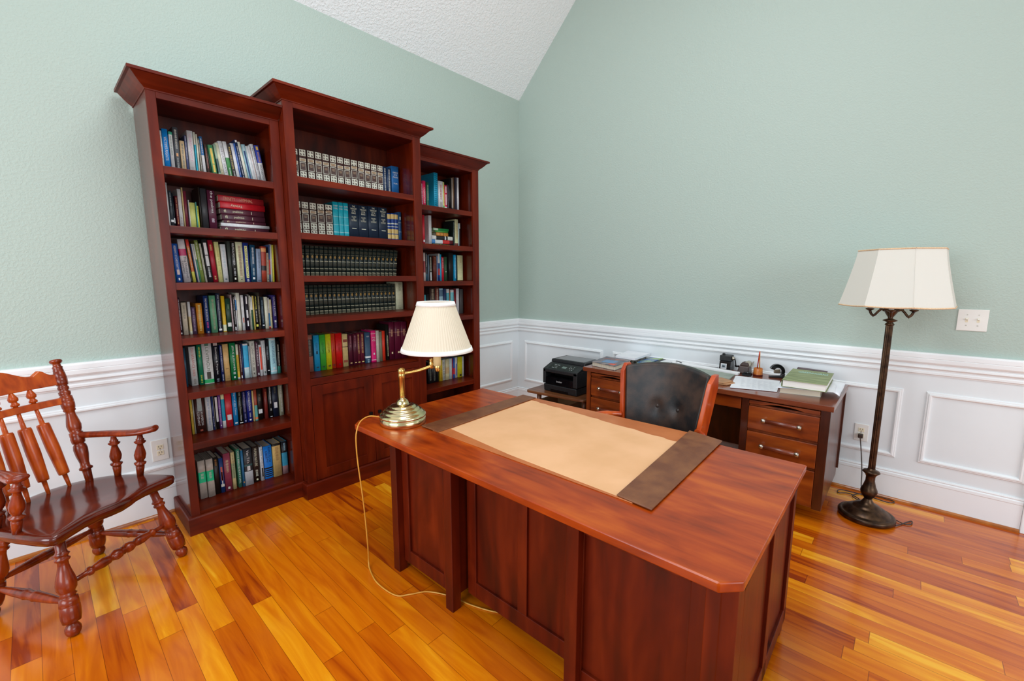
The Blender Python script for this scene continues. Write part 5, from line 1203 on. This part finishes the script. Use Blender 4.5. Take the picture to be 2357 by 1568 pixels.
mb = MB(); x = sx-.0515; quad(mb, (x, sy+.03, DZ_+.012), (0, -.045, 0), (.0025, 0, .045), 0); quad(mb, (x-.0006, sy+.024, DZ_+.019), (0, -.033, 0), (.002, 0, .031), 1); quad(mb, (x-.001, sy+.018, DZ_+.028), (0, -.02, 0), (.001, 0, .013), 2)
mb.build('maker_label', [paint('dfe4e0'), paint('8f9aa0'), paint('2c343a')], t, recalc=False)
# tape dispenser
sy = -2.505; sx = -.105
t = thing('tape_dispenser', 'brown tape dispenser between the pencil sharpener and the pencil cup', 'tape dispenser', (sx, sy, DZ_))
hx = lambda a0, a1, b0, b1, z0_, z1_, t0, t1, u0, u1: [(sx+a0, sy+b0, DZ_+z0_), (sx+a1, sy+b0, DZ_+z0_), (sx+a1, sy+b1, DZ_+z0_), (sx+a0, sy+b1, DZ_+z0_), (sx+t0, sy+u0, DZ_+z1_), (sx+t1, sy+u0, DZ_+z1_), (sx+t1, sy+u1, DZ_+z1_), (sx+t0, sy+u1, DZ_+z1_)]
MB().hexa(hx(-.045, .045, -.05, .04, 0, .06, -.034, .04, -.045, .03)).build('body', mottled('brown_plastic', '3c2c28', '4a3832', 30, .35), t, .008)
MB().hexa(hx(-.032, .038, -.044, .028, .0605, .092, -.02, .026, -.036, .008)).build('hood', mottled('brown_plastic_hood', '3c2c28', '4a3832', 30, .3), t, .008)
MB().turned((sx-.02, sy-.03, DZ_+.078), (sx+.02, sy-.03, DZ_+.078), [(0, .022), (1, .022)], 24).build('tape_roll', mottled('clear_tape', 'a8a494', 'b8b4a4', 10, .2), t)
MB().hexa(hx(-.02, .02, -.062, -.052, .06, .10, -.018, .018, -.068, -.064)).build('cutter', STEEL, t)
# wooden pencil cup and pencils
sx, sy = -.14, -2.615
t = thing('pencil_cup', 'small tapered orange wooden pencil cup on the old desk', 'pencil cup', (sx, sy, DZ_))
MB().lathe((sx, sy, DZ_), [(.034, 0), (.034, .012), (.0335, .014), (.031, .06), (.0275, .06), (.0275, .012), (.001, .011)], 8).build('cup', PEN, t)
MB().lathe((sx, sy, DZ_), [(.0345, .0003), (.0345, .012), (.034, .0125), (.034, .0003)], 8).build('base_band', mottled('dark_red_band', '6a1f10', '80281a', 10, .4), t)
for a, c, lb in (((.012, .012, -.014, -.004), 'a82a20', 'red pencil standing in the wooden cup'), ((-.012, -.014, .006, .0), 'd87a20', 'orange pencil standing in the wooden cup')):
    o = MB().turned((sx+a[0], sy+a[1], DZ_+.013), (sx+a[2], sy+a[3], DZ_+.19), [(0, .0036), (.86, .0036), (.865, .0041), (.91, .0041), (.915, .0036), (1, .0036)], 6).build('pencil', paint(c, .35)); tag(o, lb, 'pencil', 'pencils in the cup')
# stapler
sx, sy = -.12, -2.738
t = thing('stapler', 'black stapler standing on end beside the pencil cup', 'stapler', (sx, sy, DZ_))
ca, sa = math.cos(2.0), math.sin(2.0)
P3 = lambda a_, b_, d: (sx+a_*ca-d*sa, sy+a_*sa+d*ca, DZ_+b_)
mb = MB(); mb.prism([(-.05, 0), (.05, 0), (.05, .012), (-.025, .016), (-.035, .035), (-.052, .035)], -.018, .018, P3); mb.build('base', PLAS, t, .003)
arc = [(.0+.052*math.cos(a_), .05+.055*math.sin(a_)) for a_ in [math.radians(k) for k in range(20, 216, 15)]]
arc2 = [(-.004+.024*math.cos(a_), .05+.027*math.sin(a_)) for a_ in [math.radians(k) for k in range(215, 19, -15)]]
MB().prism(arc+arc2, -.016, .016, P3).build('arm', PLASG, t, .003)
MB().prism([(-.022, .035), (.02, .035), (.022, .06), (-.02, .066)], -.008, .008, P3).build('spring_plate', STEEL, t, .002)
# books at the right end
t = thing('book', 'thick cream paperback at the bottom of the right-hand desk pile', 'book', (-.45, -2.97, DZ_))
q = [(-.612, -2.855), (-.56, -3.075), (-.22, -3.05), (-.25, -2.83)]
MB().prism(q, DZ_, DZ_+.0015).prism(q, DZ_+.040, DZ_+.0415).build('cover', paint('d8ccb4'), t)
MB().prism([(x_+.002 if x_ < -.4 else x_-.002, y_) for x_, y_ in [(-.610, -2.858), (-.559, -3.071), (-.224, -3.047), (-.252, -2.834)]], DZ_+.0017, DZ_+.0398).build('page_block', mottled('cream_pages', 'ddcdb4', 'e8dac4', 400, .8, stretch=(.02, .02, 1)), t)
t = thing('paper_stack', 'crumpled white sheets sandwiched between the two thick books', 'paper', (-.45, -2.97, DZ_+.042))
mb = MB(); r_ = random.Random(2)
for k in range(5):
    j = .012*k
    q = [(-.66+j*.6, -2.845-j*.4), (-.575-j*.5, -3.10-j), (-.20, -3.14+j*.5), (-.23, -2.82)]
    mb.prism(q, DZ_+.042+.0022*k, DZ_+.042+.0022*k+.0015)
mb.build('sheets', PAPER, t)
mb = MB(); mb.grid(lambda u, v: (-.56+.33*v, -3.095-.075*u, DZ_+.052-.028*u*u*(1-v)+.004*math.sin(9*v)), 6, 10)
o = mb.build('curled_corner', PAPER, t); o.modifiers.new('s', 'SOLIDIFY').thickness = .0015
t = thing('book', 'thick green-covered book lying on top of the right-hand desk pile', 'book', (-.45, -2.97, DZ_+.0535))
q = [(-.655, -2.872), (-.648, -3.112), (-.20, -3.096), (-.20, -2.852)]; zb = DZ_+.0537
GRN = mottled('green_book_cloth', '6c7a48', '96a070', 30, .5, stretch=(1, .2, 1))
MB().prism(q, zb, zb+.002).prism(q, zb+.043, zb+.046).box(-.652, -2.8725, zb+.002, -.202, -2.869, zb+.043).build('cover', GRN, t, .001)
MB().prism([(-.648, -2.876), (-.641, -3.104), (-.207, -3.09), (-.207, -2.876)], zb+.0022, zb+.0428).build('page_block', mottled('white_pages', 'e8e4dc', 'f2eee8', 400, .8, stretch=(.02, .02, 1)), t)
mb = MB(); put_text(mb, 'GREENHORNS', (-.33, -2.905, zb+.0465), (.004, -.17, 0), (.05, 0, 0), 1, 1); mb.build('cover_title', paint('8fc0cc'), t, recalc=False)
o = MB().hexa([(-.17, -2.87, DZ_), (-.13, -2.87, DZ_), (-.13, -3.05, DZ_), (-.17, -3.05, DZ_), (-.15, -2.87, DZ_+.10), (-.11, -2.87, DZ_+.10), (-.11, -3.05, DZ_+.095), (-.15, -3.05, DZ_+.095)]).build('notebook', mottled('maroon_cover', '3c2428', '4c3034', 20, .4), None, .002); tag(o, 'dark maroon notebook standing behind the green book', 'notebook')

# ---------------------------------------------------------------- low table, printer and boxes in the corner
t = thing('side_table', 'low worn brown wooden table carrying the printer in the corner', 'side table', (-.4, -1.08, 0))
TZ = .445
MB().prism([(-.755, -.80), (-.74, -.772), (-.70, -.762), (-.09, -.762), (-.09, -1.395), (-.665, -1.395), (-.69, -1.385), (-.70, -1.355)], TZ-.024, TZ).build('table_top', TABW, t, .006)
for px, py in ((-.655, -.86), (-.60, -1.34), (-.16, -.83), (-.16, -1.34)):
    MB().turned((px-.03 if px < -.4 else px+.02, py, 0), (px, py, TZ-.024), [(0, .012), (.8, .022), (1, .024)], 14).build('leg', TABW, t)
t = thing('printer', 'black multifunction laser printer on the low table in the corner', 'printer', (-.4, -1.09, TZ))
py0, py1 = -1.29, -.90; pf, pb = -.655, -.27; z0 = TZ+.001
def pp(poly, a, b): return MB().prism(poly, a, b, lambda u, v, d: (u, d, v))
pp([(pf+.01, z0), (pb, z0), (pb, z0+.07), (pf+.002, z0+.07)], py0+.006, py1-.006).build('paper_tray', PLAS, t, .01)
m = MB(); zc = z0+.075
f3 = lambda u, v, d: (u, d, v)
m.prism([(pf, zc), (pb, zc), (pb, z0+.235), (pf, z0+.215)], py0, py0+.045, f3); m.prism([(pf, zc), (pb, zc), (pb, z0+.235), (pf, z0+.215)], py1-.03, py1, f3)
m.prism([(pf, z0+.185), (pb, z0+.185), (pb, z0+.24), (pf+.12, z0+.262), (pf, z0+.217)], py0+.001, py1-.001, f3); m.prism([(pf+.02, zc), (pb, zc), (pb, zc+.012), (pf+.02, zc+.012)], py0+.04, py1-.03, f3); m.box(pf+.15, py0+.04, zc, pb, py1-.03, z0+.185)
m.build('body', PLAS, t, .006)
pp([(pf+.001, zc), (pf+.02, zc), (pf+.025, zc+.065), (pf+.006, zc+.062)], py0+.046, py1-.031).build('front_door', PLASG, t, .003)
pp([(pf+.03, zc+.064), (pf+.14, zc+.066), (pf+.14, zc+.072), (pf+.03, zc+.070)], py0+.05, py1-.035).build('output_tray', PLASG, t)
m = MB(); put_text(m, 'brother', (pf+.0018, -1.06, zc+.026), (0, -.062, 0), (.0012, 0, .015), 1, 1); m.build('maker_name', paint('d8dcdc'), t, recalc=False)
m = MB(); m.box(pf+.06, py0+.16, z0+.012, pf+.0, py1-.13, z0+.03); m = None
MB().box(pf-.0015+.008, py0+.10, z0+.001, pf+.05, py1-.09, z0+.026).build('tray_grip', PLASG, t)
def slope(u): return z0+.217+(.262-.217)*(u/.12)
m = MB(); n = Vector((-(.045), 0, .12)).normalized()
def sp(u, y, e=.0012): return (pf+u+n.x*e, y, slope(u)+n.z*e)
def sq(mb, u0, u1, ya, yb, mi, e=.0012):
    mb.mi = mi; mb.face([mb.bm.verts.new(sp(u, y, e)) for u, y in ((u0, ya), (u0, yb), (u1, yb), (u1, ya))])
sq(m, .012, .098, py0+.06, py1-.05, 0); sq(m, .04, .07, -1.135, -1.085, 1, .002)
r_ = random.Random(3)
for yb in (-1.02, -1.0, -.985, -1.035, -1.165, -1.185, -1.205):
    for u in (.03, .055, .078):
        if r_.random() < .8: sq(m, u, u+.007, yb-.006, yb+.004, 2, .002)
m.build('control_panel', [PLASG, paint('5c6a64'), paint('8f9494')], t, recalc=False)
pp([(pf+.125, z0+.262), (pf+.135, z0+.292), (pb-.005, z0+.292), (pb, z0+.24)], py0+.001, py1-.001).build('scanner_lid', PLAS, t, .008)
MB().box(pf+.15, py0+.03, z0+.2915, pb-.03, py1-.03, z0+.294).build('lid_window', GLASS, t, .002)
t = thing('cardboard_box', 'open brown cardboard box under the low table', 'box', (-.42, -.95, 0))
m = MB(); bx0, bx1, by0, by1, bh = -.55, -.22, -1.10, -.76, .30
m.box(bx0, by0, .001, bx1, by1, .006); m.box(bx0, by0, .006, bx0+.005, by1, bh); m.box(bx1-.005, by0, .006, bx1, by1, bh); m.box(bx0+.005, by0, .006, bx1-.005, by0+.005, bh); m.box(bx0+.005, by1-.005, .006, bx1-.005, by1, bh)
m.build('carton', CARD, t)
m = MB(); m.hexa([(bx0, by0, bh), (bx0, by1-.13, bh), (bx0-.06, by1-.14, bh+.03), (bx0-.06, by0, bh+.03), (bx0, by0, bh+.004), (bx0, by1-.13, bh+.004), (bx0-.06, by1-.14, bh+.034), (bx0-.06, by0, bh+.034)])
m.build('flap', CARD, t); MB().hexa([(bx0, by1, bh), (bx1, by1, bh), (bx1, by1+.09, bh-.08), (bx0, by1+.09, bh-.08), (bx0, by1, bh+.004), (bx1, by1, bh+.004), (bx1, by1+.09, bh-.076), (bx0, by1+.09, bh-.076)]).build('flap', CARD, t)
o = MB().hexa([(-.5, -1.37, .001), (-.2, -1.37, .001), (-.2, -1.15, .001), (-.5, -1.15, .001), (-.49, -1.37, .30), (-.22, -1.37, .30), (-.22, -1.17, .24), (-.49, -1.17, .24)]).build('bag', mottled('dark_plum_cloth', '2a141c', '46242e', 14, .4), None, .02); tag(o, 'dark plum bag under the low table', 'bag')
o = MB().hexa([(-.20, -.905, .446), (-.17, -.905, .446), (-.17, -.80, .446), (-.20, -.80, .446), (-.20, -.905, .49), (-.17, -.905, .49), (-.17, -.83, .495), (-.20, -.83, .495)]).build('wood_block', TABW, None, .003); tag(o, 'small brown wooden block behind the printer on the low table', 'wood block')

# ---------------------------------------------------------------- floor lamp
FX, FY = -.425, -3.36
t = thing('floor_lamp', 'bronze floor lamp with a white panelled shade in front of the right wall', 'floor lamp', (FX, FY, 0))
MB().lathe((FX, FY, 0), [(.140, .004), (.146, .010), (.147, .026), (.142, .033), (.128, .038), (.124, .036), (.118, .044), (.10, .060), (.078, .072), (.074, .072), (.07, .080), (.055, .09), (.036, .098), (.03, .108), (.022, .122), (.02, .13)], 48).build('base', BRONZE, t)
m = MB()
for k in range(3): a = 2*math.pi*k/3+.5; m.lathe((FX+.12*math.cos(a), FY+.12*math.sin(a), 0), [(.012, 0), (.012, .006)], 12)
m.build('foot_pad', IVORY, t)
MB().lathe((FX, FY, 0), [(.02, .13), (.026, .140), (.038, .155), (.044, .175), (.043, .188), (.036, .205), (.034, .21), (.03, .225), (.024, .25), (.024, .275), (.03, .29), (.042, .302), (.046, .306), (.04, .314), (.026, .318), (.020, .322), (.0195, .33)], 24).build('stem_vase', BRONZE, t)
m = MB(); n = 12
m.mi = 0; rings = []
for z in (.33, 1.235):
    rings.append([m.bm.verts.new((FX+(.0185 if k % 2 else .0160)*math.cos(math.pi*k/n), FY+(.0185 if k % 2 else .0160)*math.sin(math.pi*k/n), z)) for k in range(2*n)])
for k in range(2*n): m.face([rings[0][k], rings[0][(k+1) % (2*n)], rings[1][(k+1) % (2*n)], rings[1][k]])
m.build('pole', BRONZE, t)
MB().lathe((FX, FY, 0), [(.0195, 1.235), (.024, 1.24), (.02, 1.247), (.014, 1.252), (.02, 1.257), (.036, 1.264), (.032, 1.269), (.013, 1.276), (.012, 1.284), (.02, 1.296), (.028, 1.31), (.036, 1.328), (.038, 1.335), (.03, 1.338)], 24).build('cap_vase', BRONZE, t)
for k in range(4):
    a = 2*math.pi*k/4+math.atan2(-3.4496-FY, -3.8864-FX); c, s_ = math.cos(a), math.sin(a)
    P = lambda r, z: (FX+r*c, FY+r*s_, z)
    ar = MB().tube([P(.03, 1.322), P(.045, 1.33), P(.06, 1.316), P(.078, 1.292), P(.092, 1.302), P(.10, 1.325)], [.006, .007], 8).tube([P(.076, 1.296), P(.083, 1.281)], [.006, .001], 6, smooth=False).tube([P(.05, 1.327), P(.056, 1.34)], [.004, .001], 6, smooth=False).lathe(P(.10, 0), [(.006, 1.318), (.02, 1.328), (.022, 1.332), (.018, 1.334)], 14).build('lamp_arm', BRONZE, t)
    sub(MB().lathe(P(.10, 0), [(.0125, 1.3345), (.0125, 1.385), (.01, 1.387)], 14), 'candle_sleeve', IVORY, ar)
MB().lathe((FX, FY, 0), [(.024, 1.338), (.024, 1.40), (.018, 1.402)], 16).build('centre_sleeve', IVORY, t)
# eight-panel shade, ribs slightly hollow
view = math.atan2(-3.4496-FY, -3.8864-FX)
SXc, SYc = FX-.014*math.sin(view), FY+.014*math.cos(view)
LATS = [math.radians(d) for d in (-74, -29, 16, 61, 106, 151, 196, 241)]
def rib(k, f):
    d = LATS[k % 8]; r = .275+(.205-.275)*(1-(1-f)**1.18)
    # lateral axis of the viewer's side: angle measured from the direction facing the room
    ux, uy = math.cos(view), math.sin(view); rx, ry = -uy, ux
    return Vector((SXc+r*(ux*math.cos(d)+rx*math.sin(d)), SYc+r*(uy*math.cos(d)+ry*math.sin(d)), 1.357+.322*f))
m = MB()
for k in range(8):
    V = []
    for j in range(7):
        f_ = j/6; A, B = rib(k, f_), rib(k+1, f_); row = []
        for i in range(7):
            u = i/6; p = A.lerp(B, u); sag = math.sin(math.pi*u)
            p.z -= .004*sag*(1-f_); row.append(m.bm.verts.new(p))
        V.append(row)
    m.sm = True
    for j in range(6):
        for i in range(6): m.face([V[j][i], V[j][i+1], V[j+1][i+1], V[j+1][i]])
bmesh.ops.remove_doubles(m.bm, verts=m.bm.verts, dist=.0005)
sh = m.build('shade', SHADEW, t); md = sh.modifiers.new('s', 'SOLIDIFY'); md.thickness = .0025; md.offset = -1
md = sh.modifiers.new('e', 'EDGE_SPLIT'); md.split_angle = math.radians(25)
m = MB()
for k in range(8): m.tube([rib(k, j/6) for j in range(7)], .0013, 6)
m.build('shade_ribs', SHADEW, t)
for f_, nm in ((0, 'bottom_braid'), (1, 'top_braid')):
    m = MB()
    for k in range(8):
        pts = []
        for i in range(7):
            u = i/6; p = rib(k, f_).lerp(rib(k+1, f_), u); p.z -= .004*math.sin(math.pi*u)*(1-f_); pts.append(p)
        m.tube(pts, .0042, 6)
    m.build(nm, TRIMT, t)
m = MB(); m.tube([(FX, FY, 1.40), (FX, FY, 1.66)], .004, 6)
for k in range(0, 8, 2): m.tube([(FX, FY, 1.655), tuple(rib(k, .97))], .002, 5)
m.build('shade_carrier', BRONZE, t)
m = MB().tube([(FX+.14, FY-.02, .012), (FX+.30, FY+.10, .006), (-.16, -3.19, .006), (-.09, -3.20, .006), (-.08, -3.34, .006), (-.1, -3.46, .006), (-.05, -3.48, .006), (-.05, -3.34, .006), (-.14, -3.27, .008), (-.2, -3.30, .01), (-.16, -3.34, .012), (-.10, -3.31, .06), (-.05, -3.30, .16), (-.035, -3.285, .28), (-.03, -3.272, .37), (-.034, -3.268, .398)], .003, 8)
m.tube([(FX+.10, FY-.10, .012), (FX+.05, FY-.175, .006), (FX+.07, FY-.215, .006), (FX+.12, FY-.215, .006), (FX+.02, FY-.165, .006), (FX-.02, FY-.145, .008)], .003, 8)
m.build('cord', CORD_B, t)
MB().box(-.036, -3.282, .394, -.0085, -3.254, .424).build('plug', CORD_B, t, .005)

# ---------------------------------------------------------------- wooden armchair
O = Vector((-3.83, -.588, 0)); fv = Vector((.585, -.811, 0)); sv = Vector((.811, .585, 0))
def Q(u, v, z): p = O+sv*u+fv*v; return (p.x, p.y, z)
t = thing('armchair', 'turned reddish-brown wooden armchair with spindle back at the left edge', 'armchair', tuple(O))
SZ = .46
half = [(0, -.275), (.08, -.268), (.15, -.24), (.21, -.195), (.255, -.13), (.28, -.05), (.292, .05), (.297, .15), (.296, .203), (.285, .222), (.262, .228), (.21, .216), (.15, .205), (.09, .208), (.045, .224), (0, .232)]
out = half+[(-u, v) for u, v in half[-2:0:-1]]
# saddle seat: dished top, thick rounded rim
m = MB(); rings = []
def dish(u, v): return SZ-.012*math.exp(-((u/.2)**2+((v+.02)/.16)**2)*1.0)+.004*math.exp(-(u/.05)**2)*(v > .05)*min(1, (v-.05)/.15)
for f_, dz in ((1, None),):
    pass
top = []
for f_ in (.0, .2, .4, .6, .8, .93, 1.0):
    if f_ == 0: top.append([m.bm.verts.new(Q(0, -.01, dish(0, -.01)))]); continue
    top.append([m.bm.verts.new(Q(u*f_, (v+.01)*f_-.01, dish(u*f_, v*f_)-(.005 if f_ == 1 else 0))) for u, v in out])
m.sm = True; n = len(out)
for k in range(n): m.face([top[0][0], top[1][k], top[1][(k+1) % n]])
for j in range(1, len(top)-1):
    for k in range(n): m.face([top[j][k], top[j][(k+1) % n], top[j+1][(k+1) % n], top[j+1][k]])
low = [[m.bm.verts.new(Q(u*s_, v*s_, z_)) for u, v in out] for s_, z_ in ((1.008, SZ-.02), (.99, SZ-.042), (.95, SZ-.048))]
for A, B in ((top[-1], low[0]), (low[0], low[1]), (low[1], low[2])):
    for k in range(n): m.face([A[k], A[(k+1) % n], B[(k+1) % n], B[k]])
m.sm = False; m.face(low[2][::-1]); m.build('seat', MAP_T, t)
LEGP = [(0, .012), (.012, .02), (.03, .024), (.055, .0275), (.085, .027), (.11, .021), (.125, .017), (.135, .022), (.14, .03), (.19, .034), (.24, .035), (.30, .034), (.305, .0325), (.31, .034), (.38, .031), (.385, .026), (.395, .024), (.41, .030), (.425, .024), (.44, .026), (.47, .033), (.52, .035), (.57, .032), (.64, .024), (.70, .0185), (.74, .018), (.755, .025), (.77, .026), (.785, .019), (.80, .022), (.815, .027), (.83, .021), (.85, .018), (1, .018)]
FT, BT = [], []
for sg in (1, -1):
    p0, p1 = Q(sg*.274, .238, 0), Q(sg*.215, .155, SZ-.044); FT.append((Vector(p0), Vector(p1)))
    MB().turned(p0, p1, LEGP, 20).build('leg', MAP_Z, t)
for sg in (1, -1):
    p0, p1 = Q(sg*.234, -.238, 0), Q(sg*.18, -.165, SZ-.044); BT.append((Vector(p0), Vector(p1)))
    MB().turned(p0, p1, LEGP, 20).build('leg', MAP_Z, t)
STR = [(0, .010), (.12, .011), (.17, .012), (.18, .019), (.20, .021), (.215, .014), (.23, .016), (.30, .022), (.36, .02), (.385, .012), (.395, .018), (.43, .025), (.465, .024), (.49, .012), (.5, .02), (.51, .012), (.535, .024), (.57, .025), (.605, .018), (.615, .012), (.64, .02), (.70, .022), (.77, .016), (.785, .014), (.80, .021), (.82, .019), (.83, .012), (.88, .011), (1, .010)]
SIDE = [(0, .011), (.1, .012), (.25, .018), (.42, .021), (.44, .023), (.46, .02), (.54, .02), (.56, .023), (.58, .021), (.75, .018), (.9, .012), (1, .011)]
at = lambda L_, f_: L_[0].lerp(L_[1], f_)
MB().turned(at(FT[0], .50), at(FT[1], .50), STR, 16).build('stretcher', MAP_Z, t)
MB().turned(at(BT[0], .40), at(BT[1], .40), SIDE, 14).build('stretcher', MAP_Z, t)
for i in (0, 1): MB().turned(at(FT[i], .33), at(BT[i], .33), SIDE, 14).build('stretcher', MAP_Z, t)
# back posts
POST = [(0, .017), (.08, .020), (.10, .021), (.105, .030), (.12, .031), (.13, .022), (.16, .021), (.22, .029), (.27, .032), (.30, .029), (.315, .022), (.32, .029), (.355, .032), (.37, .030), (.375, .031), (.405, .031), (.41, .025), (.43, .03), (.465, .033), (.50, .029), (.55, .022), (.575, .021), (.585, .028), (.60, .026), (.607, .029), (.635, .031), (.655, .0305), (.657, .029), (.66, .0305), (.70, .028), (.705, .022), (.715, .026), (.735, .027), (.745, .019), (.76, .025), (.775, .025), (.785, .02), (.795, .026), (.84, .0285), (.842, .027), (.845, .0285), (.895, .025), (.898, .023), (.905, .024), (.925, .021), (.935, .024), (.945, .018), (.963, .017), (.97, .024), (.98, .0285), (.99, .0275), (.997, .022), (1, .012)]
PB, PT = {}, {}
for sg in (1, -1):
    PB[sg], PT[sg] = Vector(Q(sg*.184, -.168, SZ-.01)), Vector(Q(sg*.238, -.341, 1.09))
    MB().turned(PB[sg], PT[sg], [(t_, r_*.9) for t_, r_ in POST], 20).build('back_post', MAP_Z, t)
pa = lambda sg, f_: PB[sg].lerp(PT[sg], f_)
# shaped crest rail and lower rail, both bowed backwards
def bow(sgu, f_, d=.03):
    p = pa(1, f_).lerp(pa(-1, f_), (1-sgu)/2); return p-fv*d*(1-sgu*sgu)
def rail(name, ztop, zbot, th):
    m = MB(); n = 32; F = []
    for k in range(n+1):
        u = -1+2*k/n; row = []
        for f_, o_ in ((zbot(u), 0), (ztop(u), 0), (ztop(u), th), (zbot(u), th)):
            row.append(m.bm.verts.new(bow(u*.97, f_)-fv*(o_-th/2)))
        F.append(row)
    for k in range(n):
        for j in range(4): m.face([F[k][j], F[k][(j+1) % 4], F[k+1][(j+1) % 4], F[k+1][j]])
    m.face(F[0][::-1]); m.face(F[-1]); return m.build(name, MAP_LIT, t, .004)
def crest(u):
    a = abs(u)
    return .885+.045*math.exp(-((a-.70)/.10)**2)+.085*math.exp(-(a/.36)**2)-.008*(a > .95)
rail('crest_rail', crest, lambda u: .80+.015*math.cos(u*3.14)*0, .02)
rail('back_rail', lambda u: .695, lambda u: .645, .02)
for k, uu in enumerate((.119, .036, -.047, -.13)):
    us = uu/.184*.83
    b0 = Vector(Q(uu, -.185-.035*(1-(uu/.18)**2), SZ-.008)); b1 = bow(us*.83, .66)
    m = MB(); m.turned(b0, b1, [(0, .007), (.10, .009), (.165, .010), (.17, .021), (.2, .0225), (.5, .0265), (.78, .025), (.80, .023), (.805, .010), (.9, .0085), (1, .0075)], 14, squash=1)
    c0, c1 = bow(us*.83, .69), bow(us*.83, .81)
    m.turned(c0, c1, [(0, .008), (.08, .009), (.1, .015), (.2, .0165), (.3, .011), (.36, .010), (.42, .017), (.56, .019), (.75, .013), (.9, .008), (1, .006)], 14)
    m.build('spindle', MAP_LIT, t)
for sg in (1, -1):
    a0 = pa(sg, .383)
    m = MB(); pts = [a0, Vector(Q(sg*.238, -.10, .697)), Vector(Q(sg*.262, .03, .699)), Vector(Q(sg*.288, .10, .708)), Vector(Q(sg*.302, .135, .718))]
    V = []; N_ = 26
    for k in range(N_+1):
        x = k/N_*(len(pts)-1); i = min(int(x), len(pts)-2); f_ = x-i
        A, B, C_, D = pts[max(i-1, 0)], pts[i], pts[i+1], pts[min(i+2, len(pts)-1)]
        q = .5*((2*B)+(-A+C_)*f_+(2*A-5*B+4*C_-D)*f_*f_+(-A+3*B-3*C_+D)*f_**3); V.append(q)
    rings = []
    for k, q in enumerate(V):
        tg = (V[min(k+1, N_)]-V[max(k-1, 0)]).normalized(); side = Vector((tg.y, -tg.x, 0)).normalized(); up_ = side.cross(tg)
        f_ = k/N_; wd = .017+.017*min(1, f_*1.6); hh = .017
        if f_ > .93: wd *= (1-((f_-.93)/.075)**2*.8); hh *= (1-((f_-.93)/.075)**2*.7)
        rings.append([m.bm.verts.new(q+side*wd*math.cos(2*math.pi*j/14)+up_*hh*math.sin(2*math.pi*j/14)) for j in range(14)])
    m.sm = True
    for k in range(N_):
        for j in range(14): m.face([rings[k][j], rings[k][(j+1) % 14], rings[k+1][(j+1) % 14], rings[k+1][j]])
    m.sm = False; m.face(rings[0][::-1]); m.face(rings[-1]); m.build('armrest', MAP_Z, t)
    AP = [(0, .0165), (.18, .021), (.24, .022), (.26, .016), (.28, .026), (.32, .031), (.345, .018), (.37, .018), (.43, .027), (.52, .030), (.60, .026), (.72, .017), (.78, .015), (.80, .024), (.83, .030), (.86, .019), (.885, .022), (.91, .016), (1, .012)]
    for b_, e_ in ((Q(sg*.258, -.085, SZ-.006), Q(sg*.240, -.06, .685)), (Q(sg*.272, .035, SZ-.006), Q(sg*.266, .07, .69))):
        MB().turned(b_, e_, [(t_, r_*.86) for t_, r_ in AP], 16).build('arm_post', MAP_Z, t)
for o in list(bpy.data.objects):
    if '_org' in o: del o['_org']
